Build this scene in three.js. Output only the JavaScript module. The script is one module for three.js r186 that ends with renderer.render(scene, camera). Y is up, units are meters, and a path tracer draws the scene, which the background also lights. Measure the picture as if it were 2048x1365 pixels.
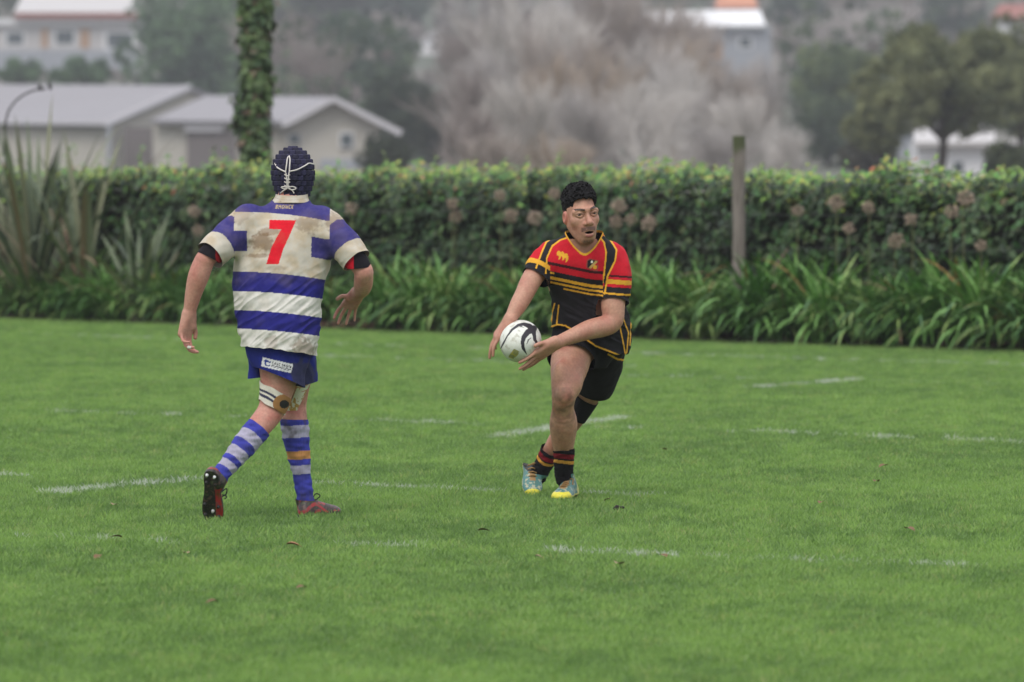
import * as THREE from 'three';
import { mergeGeometries } from 'three/addons/utils/BufferGeometryUtils.js';
import { RoundedBoxGeometry } from 'three/addons/geometries/RoundedBoxGeometry.js';
import { createNoise3D } from 'simplex-noise';

// ---------- camera, sky, sun, exposure ----------
const scene = new THREE.Scene();
const camera = new THREE.PerspectiveCamera(6.51, 1.5, 0.5, 3000);
camera.position.set(0, 1.6, 0);
camera.rotation.x = -1.683 * Math.PI / 180;          // a long lens held at eye height
camera.focus = 27.6;
camera.userData.fStop = 4.3;

const renderer = new THREE.WebGLRenderer({ antialias: true });
renderer.toneMapping = THREE.LinearToneMapping;
renderer.toneMappingExposure = 1.62;
renderer.shadowMap.enabled = true;

{ // overcast sky: brighter overhead than at the horizon
  const w = 64, h = 32, d = new Float32Array(w * h * 4);
  for (let j = 0; j < h; j++) for (let i = 0; i < w; i++) {
    const el = ((j + 0.5) / h - 0.5) * Math.PI, s = Math.max(0, Math.sin(el));
    const L = el > 0 ? 0.36 + 0.64 * s : 0.1, o = (j * w + i) * 4;
    d[o] = L * 0.97; d[o + 1] = L; d[o + 2] = L * 1.06; d[o + 3] = 1;
  }
  const sky = new THREE.DataTexture(d, w, h, THREE.RGBAFormat, THREE.FloatType);
  sky.mapping = THREE.EquirectangularReflectionMapping;
  sky.magFilter = THREE.LinearFilter; sky.needsUpdate = true;
  scene.background = sky; scene.environment = sky;
}
const sun = new THREE.DirectionalLight(0xfff6ea, 0.9);   // the bright part of the cloud cover
sun.position.set(-14, 40, 0); sun.target.position.set(0, 0, -28);
sun.shadow.radius = 45; sun.castShadow = true;
sun.shadow.camera.left = -45; sun.shadow.camera.right = 45; sun.shadow.camera.top = 45; sun.shadow.camera.bottom = -45; sun.shadow.camera.far = 160;
sun.shadow.mapSize.set(2048, 2048);
scene.add(sun, sun.target);

// ---------- helpers ----------
let seed_ = 7;
const rnd = () => { seed_ = (seed_ + 0x6d2b79f5) | 0; let t = Math.imul(seed_ ^ (seed_ >>> 15), 1 | seed_); t = (t + Math.imul(t ^ (t >>> 7), 61 | t)) ^ t; return ((t ^ (t >>> 14)) >>> 0) / 4294967296; };
const rr = (a, b) => a + (b - a) * rnd();
const gauss = () => (rnd() + rnd() + rnd() - 1.5) / 1.5;
const noise3 = createNoise3D(rnd), clamp = (x, a, b) => x < a ? a : x > b ? b : x, mix = (a, b, t) => a + (b - a) * t;
const sstep = (a, b, x) => { const t = clamp((x - a) / (b - a), 0, 1); return t * t * (3 - 2 * t); };
const fbm = (x, y, z, n = 3) => { let s = 0, a = 0.5; for (let i = 0; i < n; i++) { s += a * noise3(x, y, z); x *= 2.03; y *= 2.03; z *= 2.03; a *= 0.5; } return s; };
const V = (x, y, z) => new THREE.Vector3(x, y, z);
const names = new Map();
const numbered = (n) => { const k = names.get(n) ?? 0; names.set(n, k + 1); return k ? n + '_' + String(k).padStart(3, '0') : n; };
const shade = (o) => { o.castShadow = true; o.receiveShadow = true; return o; };
function tag(o, label, category, group, kind) {
  o.userData.label = label; if (category) o.userData.category = category;
  if (group) o.userData.group = group; if (kind) o.userData.kind = kind; return o;
}
function thing(name, label, category, pos = [0, 0, 0], turn = 0, group) {
  const g = new THREE.Group(); g.name = numbered(name); g.position.set(...pos); g.rotation.y = turn; scene.add(g);
  return tag(g, label, category, group);
}
function part(name, geo, mat, parent) { const m = shade(new THREE.Mesh(geo, mat)); m.name = name; parent.add(m); return m; }
const mat = (c, roughness = 0.85, o = {}) => { const m = new THREE.MeshStandardMaterial({ roughness, side: THREE.DoubleSide, ...o }); if (Array.isArray(c)) m.color.setRGB(...c); else m.color.set(c); return m; };
const vcol = (roughness = 0.8, o = {}) => new THREE.MeshPhysicalMaterial({ vertexColors: true, roughness, side: THREE.DoubleSide, ...o });
const lin = (r, g, b) => { const c = new THREE.Color().setRGB(r / 255, g / 255, b / 255, THREE.SRGBColorSpace); return [c.r, c.g, c.b]; };
const lerp3 = (a, b, t) => [mix(a[0], b[0], t), mix(a[1], b[1], t), mix(a[2], b[2], t)];

// ---------- ground ----------
const rise = (D, x) => (D < 80 ? -0.012 : D < 300 ? 1.3 * Math.pow((D - 80) / 220, 1.2) : D < 600 ? 1.3 + 9.2 * Math.pow((D - 300) / 300, 1.3) : D < 662 ? 10.5 + (D - 600) * 0.01 : 11.1 + (D - 662) * 0.16) + (D > 90 ? fbm(x * 0.02, D * 0.013, 3, 2) * Math.min(1.6, (D - 90) * 0.005) : 0);
{
  const grid = (nx, nz, fx, fz, fy, color) => {
    const pos = [], col = [], idx = [];
    for (let j = 0; j <= nz; j++) for (let i = 0; i <= nx; i++) { const z = fz(j / nz), x = fx(i / nx, z), c = color(x, z); pos.push(x, fy(x, z), z); col.push(...c); }
    for (let j = 0; j < nz; j++) for (let i = 0; i < nx; i++) { const a = j * (nx + 1) + i, b = a + nx + 1; idx.push(a, a + 1, b, b, a + 1, b + 1); }
    const g = new THREE.BufferGeometry(); g.setAttribute('position', new THREE.Float32BufferAttribute(pos, 3)); g.setAttribute('color', new THREE.Float32BufferAttribute(col, 3)); g.setIndex(idx); g.computeVertexNormals(); return g;
  };
  const ground = shade(new THREE.Mesh(grid(120, 240, (u, z) => (u - 0.5) * 60, (v) => 25 - v * 100, () => 0, (x, z) => lerp3([0.08, 0.15, 0.035], [0.13, 0.17, 0.05], clamp(0.5 + fbm(x * 0.7, z * 0.7, 1), 0, 1))), vcol(1)));
  ground.name = 'pitch'; tag(ground, 'mown green grass of the rugby pitch', null, null, 'structure'); scene.add(ground);
  const hill = shade(new THREE.Mesh(grid(90, 160, (u, z) => (u - 0.5) * (80 - z * 0.7), (v) => -70 - 1100 * v * v, (x, z) => rise(-z, x), (x, z) => { const n = fbm(x * 0.03, z * 0.02, 5, 4); return n > 0 ? lerp3([0.1, 0.105, 0.08], [0.06, 0.085, 0.055], n * 2) : lerp3([0.1, 0.105, 0.08], [0.17, 0.15, 0.135], -n * 2); }), vcol(1)));
  hill.name = 'hillside'; tag(hill, 'wooded hillside rising behind the hedge', null, null, 'structure'); scene.add(hill);
}
// grass: short tufts, some of them stained by the worn white line paint
{
  const pos = [], idx = [], nor = [];
  for (let b = 0; b < 15; b++) {
    const a = rnd() * 6.283, r = Math.sqrt(rnd()) * 0.034, x = Math.cos(a) * r, z = Math.sin(a) * r, t = rnd() * 6.283, h = rr(0.012, 0.038), w = rr(0.0013, 0.0024), l = rr(0.006, 0.028), d = rnd() * 6.283;
    const lx = Math.cos(d) * l, lz = Math.sin(d) * l, wx = Math.cos(t) * w, wz = Math.sin(t) * w, o = pos.length / 3;
    pos.push(x - wx, 0, z - wz, x + wx, 0, z + wz, x + lx * 0.35 - wx * 0.85, h * 0.6, z + lz * 0.35 - wz * 0.85, x + lx * 0.35 + wx * 0.85, h * 0.6, z + lz * 0.35 + wz * 0.85, x + lx, h, z + lz);
    idx.push(o, o + 1, o + 2, o + 1, o + 3, o + 2, o + 2, o + 3, o + 4);
  }
  const g = new THREE.BufferGeometry(); g.setAttribute('position', new THREE.Float32BufferAttribute(pos, 3)); g.setIndex(idx); g.computeVertexNormals();
  const lines = [   // worn paint: [x, z] to [x, z], half width, how much is left
    [[0.9997, -50.3785], [4.0937, -47.391], 0.06, 0.5], [[-1.8848, -53.3193], [-0.103, -51.4598], 0.05, 0.22], [[-4.9429, -56.7919], [-2.7151, -53.9188], 0.05, 0.25],
    [[-1.592, -49.7255], [-0.0563, -48.2252], 0.05, 0.3], [[-0.0563, -48.2252], [1.0826, -47.0423], 0.05, 0.15],
    [[1.7246, -42.5535], [2.5149, -44.2218], 0.075, 0.95], [[2.6648, -44.0188], [3.7175, -43.031], 0.05, 0.28], [[0.849, -45.053], [1.9765, -44.2218], 0.05, 0.16],
    [[-3.3822, -38.846], [-1.9029, -37.7743], 0.045, 0.3], [[-1.9029, -37.7743], [-0.3802, -36.7601], 0.045, 0.25], [[-0.3802, -36.7601], [1.3565, -35.6657], 0.045, 0.1], [[1.416, -35.6657], [2.9555, -34.2018], 0.05, 0.5],
    [[-0.0844, -34.8866], [0.6778, -37.626], 0.07, 0.9], [[-2.2146, -28.9772], [-1.5702, -30.2588], 0.07, 0.85], [[-2.6691, -30.6461], [-2.449, -30.4512], 0.05, 0.5], [[-1.0071, -29.8812], [-0.0582, -29.0651], 0.04, 0.28], [[0.3288, -28.9772], [0.8955, -28.5453], 0.045, 0.3],
    [[-2.0572, -25.5721], [-1.3491, -25.1027], 0.035, 0.22], [[-0.8882, -25.1027], [-0.424, -24.9067], 0.035, 0.28], [[0.1358, -24.6502], [0.6613, -24.3059], 0.045, 0.5], [[0.6613, -24.3059], [2.032, -23.5002], 0.04, 0.3],
  ].map(([a, b, w, k]) => [a[0], a[1], b[0], b[1], w, k]);
  const paint = (x, z) => { let m = 0; for (const [ax, az, bx, bz, w, k] of lines) { const dx = bx - ax, dz = bz - az, h = clamp(((x - ax) * dx + (z - az) * dz) / (dx * dx + dz * dz), 0, 1), d = Math.hypot(x - ax - dx * h, z - az - dz * h); if (d < w * 1.15) { const n = 0.5 + 0.9 * fbm(x * 2.2, z * 2.2, 9, 2) + 0.25 * noise3(x * 14, z * 14, 2); if (n < k + 0.26) m = Math.max(m, 1); } } return m; };
  const places = [];
  for (const [d0, d1, per] of [[16.5, 24, 1300], [24, 34, 950], [34, 46, 620], [46, 64, 420]]) {
    const wide = (D) => 0.0853 * D * 1.1 + 1.1, n = Math.round(((d1 - d0) * (wide(d0) + wide(d1))) * per);
    for (let i = 0; i < n; i++) { const D = d0 + (d1 - d0) * rnd(); if (rnd() > wide(D) / wide(d1)) continue; places.push((rnd() * 2 - 1) * wide(D), -D); }
  }
  const im = shade(new THREE.InstancedMesh(g, new THREE.MeshPhysicalMaterial({ roughness: 0.9, side: THREE.DoubleSide, transmission: 0.42, thickness: 0 }), places.length / 2)), M = new THREE.Matrix4(), q = new THREE.Quaternion(), up = V(0, 1, 0), c = new THREE.Color(), sc = V(1, 1, 1), at = V(0, 0, 0);
  const dark = [0.115, 0.235, 0.045], mid = [0.275, 0.455, 0.095], dry = [0.42, 0.45, 0.16];
  for (let i = 0; i < places.length / 2; i++) {
    const x = places[i * 2], z = places[i * 2 + 1], n = fbm(x * 0.55, z * 0.4, 2, 3), m = fbm(x * 4, z * 4, 8, 2), s = rr(0.6, 1.35) * (1 + 0.3 * m);
    M.compose(at.set(x, 0, z), q.setFromAxisAngle(up, rnd() * 6.283), sc.set(s * 1.1, s, s * 1.1)); im.setMatrixAt(i, M);
    let k = lerp3(dark, mid, clamp(0.5 + 0.55 * n + 0.7 * m + rr(-0.55, 0.55), 0, 1)); if (rnd() < 0.06 + 0.12 * Math.max(0, m)) k = lerp3(k, dry, rnd() * 0.8);
    const p = paint(x, z); if (p && rnd() < 0.78) k = lerp3(k, [0.66, 0.68, 0.64], rr(0.35, 1));
    im.setColorAt(i, c.setRGB(...k));
  }
  im.name = 'grass'; tag(im, 'short green turf with worn white line paint', 'grass', null, 'stuff'); scene.add(im);
}

// ---------- hedge and planted bed along the touchline ----------
const bed0 = [-5.2859, -61.9243], bed1 = [4.3467, -50.9134], bedLen = Math.hypot(bed1[0] - bed0[0], bed1[1] - bed0[1]), bedTurn = Math.atan2(-(bed1[1] - bed0[1]), bed1[0] - bed0[0]);
const along = (t, back = 0) => { const dx = (bed1[0] - bed0[0]) / bedLen, dz = (bed1[1] - bed0[1]) / bedLen; return [bed0[0] + dx * t * bedLen + dz * back, bed0[1] + dz * t * bedLen - dx * back]; };   // t along the bed, metres back from its front edge
function leafGeo(len, wid, fold = 0.25, n = 4, curl = 0.15) {
  const pos = [], idx = [];
  for (let i = 0; i <= n; i++) { const t = i / n, w = wid * Math.sin(Math.PI * Math.pow(t, 0.75)) * 0.5 + 0.0004, y = t * len, z = -curl * len * t * t; pos.push(-w, y, z + w * fold, 0, y, z, w, y, z + w * fold); }
  for (let i = 0; i < n; i++) { const a = i * 3; idx.push(a, a + 1, a + 3, a + 1, a + 4, a + 3, a + 1, a + 2, a + 4, a + 2, a + 5, a + 4); }
  const g = new THREE.BufferGeometry(); g.setAttribute('position', new THREE.Float32BufferAttribute(pos, 3)); g.setIndex(idx); g.computeVertexNormals(); return g;
}
function scatter(name, geo, material, parent, n, put) {          // put(i, position, quaternion, scale, colour) for every copy
  const im = shade(new THREE.InstancedMesh(geo, material, n)), M = new THREE.Matrix4(), p = V(0, 0, 0), q = new THREE.Quaternion(), s = V(1, 1, 1), c = new THREE.Color();
  for (let i = 0; i < n; i++) { put(i, p, q, s, c); im.setMatrixAt(i, M.compose(p, q, s)); im.setColorAt(i, c); }
  im.name = name; im.userData.kind = 'stuff'; parent.add(im); return im;
}
const aim = (q, nx, ny, nz) => { const z = V(nx, ny, nz).normalize(), x = V(rr(-1, 1), rr(-1, 1), rr(-1, 1)).cross(z).normalize(), y = z.clone().cross(x); q.setFromRotationMatrix(new THREE.Matrix4().makeBasis(x, y, z)); };
const leafMat = (r = 0.55) => new THREE.MeshPhysicalMaterial({ roughness: r, side: THREE.DoubleSide, specularIntensity: 0.6 });
const HEDGE_H = 1.5, HEDGE_BACK = 0.78, HEDGE_DEEP = 0.9, hedgeLen = bedLen * 1.6;
{
  const mid = along(0.5, HEDGE_BACK), H = thing('hedge', 'long clipped broadleaf hedge with yellow green shoots behind the flower bed', 'hedge', [mid[0], 0, mid[1]], bedTurn);
  const top = (x) => HEDGE_H + 0.07 * noise3(x * 0.9, 1, 1) + 0.05 * noise3(x * 2.6, 4, 1), face = (x, y) => 0.1 * noise3(x * 1.3, y * 1.6, 7) + 0.1 * noise3(x * 4, y * 4.5, 3) - 0.1 * Math.max(0, y - 1.1);
  const core = new THREE.BoxGeometry(hedgeLen, HEDGE_H - 0.16, HEDGE_DEEP - 0.3, 120, 8, 2).translate(0, (HEDGE_H - 0.16) / 2, -HEDGE_DEEP / 2);
  part('branch_core', core, mat([0.012, 0.014, 0.008], 1), H);
  const lf = leafGeo(0.088, 0.05), tones = [[0.02, 0.04, 0.016], [0.034, 0.068, 0.024], [0.062, 0.115, 0.036], [0.11, 0.15, 0.075]];
  scatter('foliage', lf, leafMat(0.5), H, 32000, (i, p, q, s, c) => {
    const x = (rnd() - 0.5) * hedgeLen, onTop = rnd() < 0.3, t = top(x); let y, z, ny, nz;
    if (onTop) { y = t - rnd() * 0.14; z = -rnd() * HEDGE_DEEP + face(x, t) - 0.08; ny = 1; nz = 0.25; } else { y = 0.05 + rnd() * (t - 0.08); z = face(x, y) - rnd() * rnd() * 0.24; ny = 0.55; nz = 1; }
    p.set(x, y, z); aim(q, gauss() * 0.9, ny + gauss() * 0.8, nz + gauss() * 0.7); const k = rr(0.6, 1.25); s.set(k, k, k);
    const m = noise3(x * 2, y * 3, 5) + gauss() * 0.8, a = tones[clamp(Math.floor(1.5 + m * 1.3), 0, 3)]; c.setRGB(...a.map((v) => v * rr(0.75, 1.25)));
  });
  scatter('young_shoots', leafGeo(0.075, 0.032), leafMat(0.5), H, 10000, (i, p, q, s, c) => {
    const x = (rnd() - 0.5) * hedgeLen, patch = 0.5 + 0.5 * noise3(x * 0.8, 8, 2), deep = rnd() * rnd(); p.set(x, top(x) + 0.05 * patch - deep * 0.34 + rr(-0.04, 0.06) * (0.4 + patch), face(x, 1.4) - 0.05 - rnd() * 0.7 * (deep > 0.35 ? 0.15 : 1)); aim(q, gauss(), 0.4 + rnd(), 0.8 + gauss() * 0.8); const k = rr(0.6, 1.2); s.set(k, k, k);
    const r = rnd(); c.setRGB(...(r < 0.04 ? [0.34, 0.16, 0.08] : r < 0.3 ? [0.33, 0.38, 0.08] : r < 0.65 ? [0.2, 0.34, 0.07] : [0.12, 0.24, 0.06]).map((v) => v * rr(0.8, 1.2)));
  });
  // the odd long shoot above the clipped line
  scatter('tall_shoots', leafGeo(0.07, 0.03), leafMat(0.5), H, 700, (i, p, q, s, c) => { const b = Math.floor(i / 14), x = (((b * 0.618) % 1) - 0.5) * hedgeLen * 0.95 + rr(-0.03, 0.03), h = rr(0, 0.08 + 0.2 * ((b * 0.381) % 1)); p.set(x + h * 0.2, top(x) + h, face(x, 1.4) - 0.25); aim(q, gauss(), 0.3 + rnd(), 0.6 + gauss()); const k = rr(0.6, 1); s.set(k, k, k); c.setRGB(...[0.13, 0.23, 0.055].map((v) => v * rr(0.8, 1.3))); });
}
// strap leaves
function strap(len, wid, lean, droop, n = 9) {
  const pos = [], idx = []; let y = 0, z = 0, a = lean;
  for (let i = 0; i <= n; i++) { const t = i / n, w = wid * 0.5 * (0.75 + 0.25 * Math.sin(t * 3)) * Math.min(1, (1 - t) * 5 + 0.04); pos.push(-w, y, z, 0, y - w * 0.35, z + 0.0, w, y, z); a += droop / n * (0.4 + 1.2 * t); y += Math.cos(a) * len / n; z += Math.sin(a) * len / n; }
  for (let i = 0; i < n; i++) { const b = i * 3; idx.push(b, b + 1, b + 3, b + 1, b + 4, b + 3, b + 1, b + 2, b + 4, b + 2, b + 5, b + 4); }
  const g = new THREE.BufferGeometry(); g.setAttribute('position', new THREE.Float32BufferAttribute(pos, 3)); g.setIndex(idx); g.computeVertexNormals(); return g;
}
{
  const geos = [strap(0.62, 0.019, 0.05, 1.1), strap(0.67, 0.02, 0.16, 1.5), strap(0.7, 0.022, 0.3, 1.8), strap(0.66, 0.021, 0.46, 2.0), strap(0.6, 0.02, 0.68, 1.9), strap(0.52, 0.019, 0.15, 2.3)];
  const mats = [[0.075, 0.18, 0.04], [0.11, 0.25, 0.055], [0.15, 0.31, 0.075], [0.26, 0.38, 0.12], [0.055, 0.135, 0.045]].map((c) => { const m = leafMat(0.4); m.color.setRGB(...c); return m; }), dead = [[0.3, 0.17, 0.06], [0.3, 0.26, 0.1], [0.2, 0.13, 0.08]].map((c) => mat(c, 0.9));
  let i0 = 0; const plant = (n) => { const g = new THREE.Group(); for (let i = 0; i < n; i++) { const k = Math.floor(i / n * 5.2 + rnd()), m = part('leaf', geos[Math.min(5, k)], rnd() < 0.07 ? dead[Math.floor(rnd() * 3)] : mats[Math.floor(rnd() * 5)], g); m.rotation.set(rr(-0.12, 0.12), rnd() * 6.283, rr(-0.15, 0.15), 'YXZ'); m.position.set(gauss() * 0.06, 0, gauss() * 0.06); const s = rr(0.75, 1.15); m.scale.set(1, s, s); } const inner = []; for (let i = 0; i < 120; i++) { const q = geos[Math.floor(rnd() * 6)].clone(), s = rr(0.6, 1.05); q.scale(1, s, s); q.rotateX(rr(-0.15, 0.15)); q.rotateY(rnd() * 6.283); q.translate(gauss() * 0.1, 0, gauss() * 0.1); inner.push(q); } part('inner_leaves', mergeGeometries(inner), mats[i0++ % 5], g).userData.kind = 'stuff'; return g; };
  const protos = [plant(36), plant(34), plant(38), plant(30)];
  let i = 0;
  const N = 36, count = {}, nth = ['first', 'second', 'third', 'fourth', 'fifth', 'sixth', 'seventh', 'eighth', 'ninth', 'tenth', 'eleventh', 'twelfth'];
  for (let r = 0; r < 2; r++) for (let k = 0; k < N; k++) {
    const t = -0.07 + (k + 0.5 * r + rr(-0.25, 0.25)) / N * 1.14, back = (r ? 0.52 : 0.2) + rr(-0.08, 0.1);
    if ((t > 0.325 && t < 0.375) || (t > 0.7 && t < 0.735 && r === 1)) continue;                       // bare patches
    const o = protos[i++ % 4].clone(); o.name = numbered('agapanthus'); const [x, z] = along(t, back); o.position.set(x, 0, z); o.rotation.y = rnd() * 6.283; const s = (t < 0.33 ? 1.12 : t > 0.6 ? 1.42 : 1.28) * rr(0.85, 1.15); o.scale.set(s, s, s); scene.add(o);
    { const w = t < 0.13 ? 'among the tall flax' : t < 0.24 ? 'right of the low flax' : t < 0.35 ? 'behind the hooped player' : t < 0.49 ? 'between the two players' : t < 0.63 ? 'behind the ball carrier' : t < 0.72 ? 'left of the fence post' : t < 0.86 ? 'right of the fence post' : 'at the right end of the bed', key = (r ? 'back' : 'front') + ' row strap leaf clump ' + w, n = count[key] = (count[key] ?? -1) + 1; tag(o, nth[n] + ' ' + key, 'plant', 'strap leaf clumps along the hedge'); }
  }
  // leaf litter on the soil of the bed
  const b = along(0.5, 0.4), soil = shade(new THREE.Mesh(new THREE.BoxGeometry(hedgeLen, 0.04, 0.95, 200, 1, 12), mat([0.035, 0.026, 0.02], 1))); { const p = soil.geometry.attributes.position; for (let i = 0; i < p.count; i++) if (p.getY(i) > 0) p.setY(i, 0.03 + 0.03 * noise3(p.getX(i) * 3, 1, p.getZ(i) * 5)); soil.geometry.computeVertexNormals(); }
  soil.name = 'flower_bed'; soil.position.set(b[0], -0.01, b[1]); soil.rotation.y = bedTurn; tag(soil, 'dark soil strip of the flower bed', null, null, 'structure'); scene.add(soil);
  scatter('leaf_litter', leafGeo(0.07, 0.035, 0.4, 3, 0.4), mat([1, 1, 1], 0.95), scene, 2600, (i, p, q, s, c) => { const t = rnd() < 0.3 ? rr(0.31, 0.38) : rr(-0.15, 1.15), [x, z] = along(t, rr(0.08, 0.85)); p.set(x, 0.035 + rnd() * 0.05, z); aim(q, gauss(), 1, gauss()); const k = rr(0.6, 1.2); s.set(k, k, k); c.setRGB(...(rnd() < 0.3 ? [0.22, 0.12, 0.07] : [0.12, 0.08, 0.06])); });
  tag(scene.children[scene.children.length - 1], 'dry brown leaf litter between the strap leaf clumps', 'leaf litter', null, 'stuff');
}
// dried flower heads on bare stems
{
  const pods = []; for (let i = 0; i < 70; i++) { const u = rnd() * 2 - 1, a = rnd() * 6.283, r = Math.sqrt(1 - u * u), d = V(Math.cos(a) * r, u, Math.sin(a) * r), R = rr(0.045, 0.075), st = new THREE.CylinderGeometry(0.0012, 0.0012, R, 3).translate(0, R / 2, 0), po = new THREE.SphereGeometry(rr(0.009, 0.014), 5, 4).scale(0.7, 1.3, 0.7).translate(0, R, 0), q = new THREE.Quaternion().setFromUnitVectors(V(0, 1, 0), d); pods.push(st.applyQuaternion(q), po.applyQuaternion(q)); }
  const headGeo = mergeGeometries(pods.map((g) => { g.deleteAttribute('uv'); return g.index ? g.toNonIndexed() : g; })), tan = mat(lin(156, 138, 124), 0.95), stemM = mat(lin(98, 100, 66), 0.9), stemG = new THREE.CylinderGeometry(0.0045, 0.006, 1, 6).translate(0, 0.5, 0);
  const spots = [[905, 408], [912, 434], [1022, 432], [1070, 437], [1000, 392], [1108, 388], [1232, 444], [1262, 440], [1298, 448], [1238, 412], [1672, 407], [1737, 415], [1822, 440], [1905, 424], [1698, 458], [1792, 483], [1962, 492], [1932, 397], [388, 424], [396, 462], [702, 418], [1595, 422]];
  const tally = {}, nth = ['first', 'second', 'third', 'fourth', 'fifth', 'sixth', 'seventh', 'eighth', 'ninth', 'tenth'];
  for (const [px, py] of spots.slice().sort((a, b) => a[0] - b[0])) {
    const w = px < 500 ? 'left of the hooped player' : px < 800 ? 'right of the hooped player' : px < 1150 ? 'between the two players' : px < 1450 ? 'right of the ball carrier' : 'right of the fence post', n = tally[w] = (tally[w] ?? -1) + 1, label = nth[n] + ' dry tan seed head ' + w + (w.endsWith('players') || w.endsWith('post') || w.endsWith('carrier') || w.startsWith('left') ? ', counted from the left' : '');
    const t = px / 2048, [x, z] = along(t + 0.012 * gauss(), rr(0.35, 0.7)), D = -z, y = 1.6 - (py - 330) / 12000 * D, o = thing('seed_head', label, 'seed head', [(px - 1024) / 12000 * D, 0, z], rnd() * 6, 'dried flower heads standing before the hedge');
    const st = part('stem', stemG, stemM, o); st.scale.y = y; st.rotation.z = rr(-0.02, 0.02); const h = part('head', headGeo, tan, o); h.position.y = y; const k = rr(0.7, 1.05); h.scale.set(k, k, k); h.rotation.set(rnd(), rnd() * 6, 0);
  }
}
// flax: long sword leaves
{
  const blade = (len, wid, lean, droop) => strap(len, wid, lean, droop, 10), cols = [[0.11, 0.145, 0.085], [0.14, 0.175, 0.1], [0.075, 0.1, 0.065], [0.19, 0.2, 0.12]].map((c) => { const m = leafMat(0.45); m.color.setRGB(...c); return m; }), brown = [[0.24, 0.17, 0.11], [0.3, 0.23, 0.16]].map((c) => mat(c, 0.9));
  const flax = (t, back, n, len, label, dx = 0) => { const [x, z] = along(t, back), o = thing('flax_plant', label, 'plant', [x, 0, z]); for (let i = 0; i < n; i++) { const u = i / n, lean = 0.06 + u * 0.75 * (0.7 + 0.5 * rnd()), m = part('leaf', blade(len * rr(0.75, 1.1), rr(0.04, 0.07), lean, rr(0.1, 0.55) + (rnd() < 0.15 ? 1.1 : 0)), u > 0.6 && rnd() < 0.3 ? brown[i % 2] : cols[Math.floor(rnd() * 4)], o); m.rotation.y = rnd() * 6.283; m.position.set(gauss() * 0.1, 0, gauss() * 0.1); } return o; };
  seed_ = 4242; flax(0.015, 0.3, 62, 2.2, 'large flax with long upright sword leaves at the picture edge'); flax(0.06, 0.4, 34, 1.9, 'flax with tall narrow leaves beside the larger flax'); flax(0.148, 0.15, 34, 1.15, 'low flax fan of grey green sword leaves in the bed');
  const [x, z] = along(0.0, 0.5), st = thing('flower_stalk', 'dark bent flax stalk with two black seed pods', 'stalk', [x, 0, z]), D = -z, at = (px, py) => [(px - 1024) / 12000 * D - x, 1.6 - (py - 330) / 12000 * D, 0];
  const c = new THREE.CatmullRomCurve3([[14, 640], [12, 420], [10, 300], [16, 225], [40, 195], [72, 180], [92, 178]].map((p) => V(...at(...p)))); part('stem', new THREE.TubeGeometry(c, 40, 0.011, 6), mat([0.03, 0.026, 0.024], 0.9), st);
  for (const p of [[80, 175], [100, 173]]) { const m = part('pod', new THREE.SphereGeometry(0.03, 10, 8).scale(0.6, 1.4, 0.6), mat([0.015, 0.013, 0.013], 0.7), st); m.position.set(...at(...p)); m.rotation.z = 0.2; }
}
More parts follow.
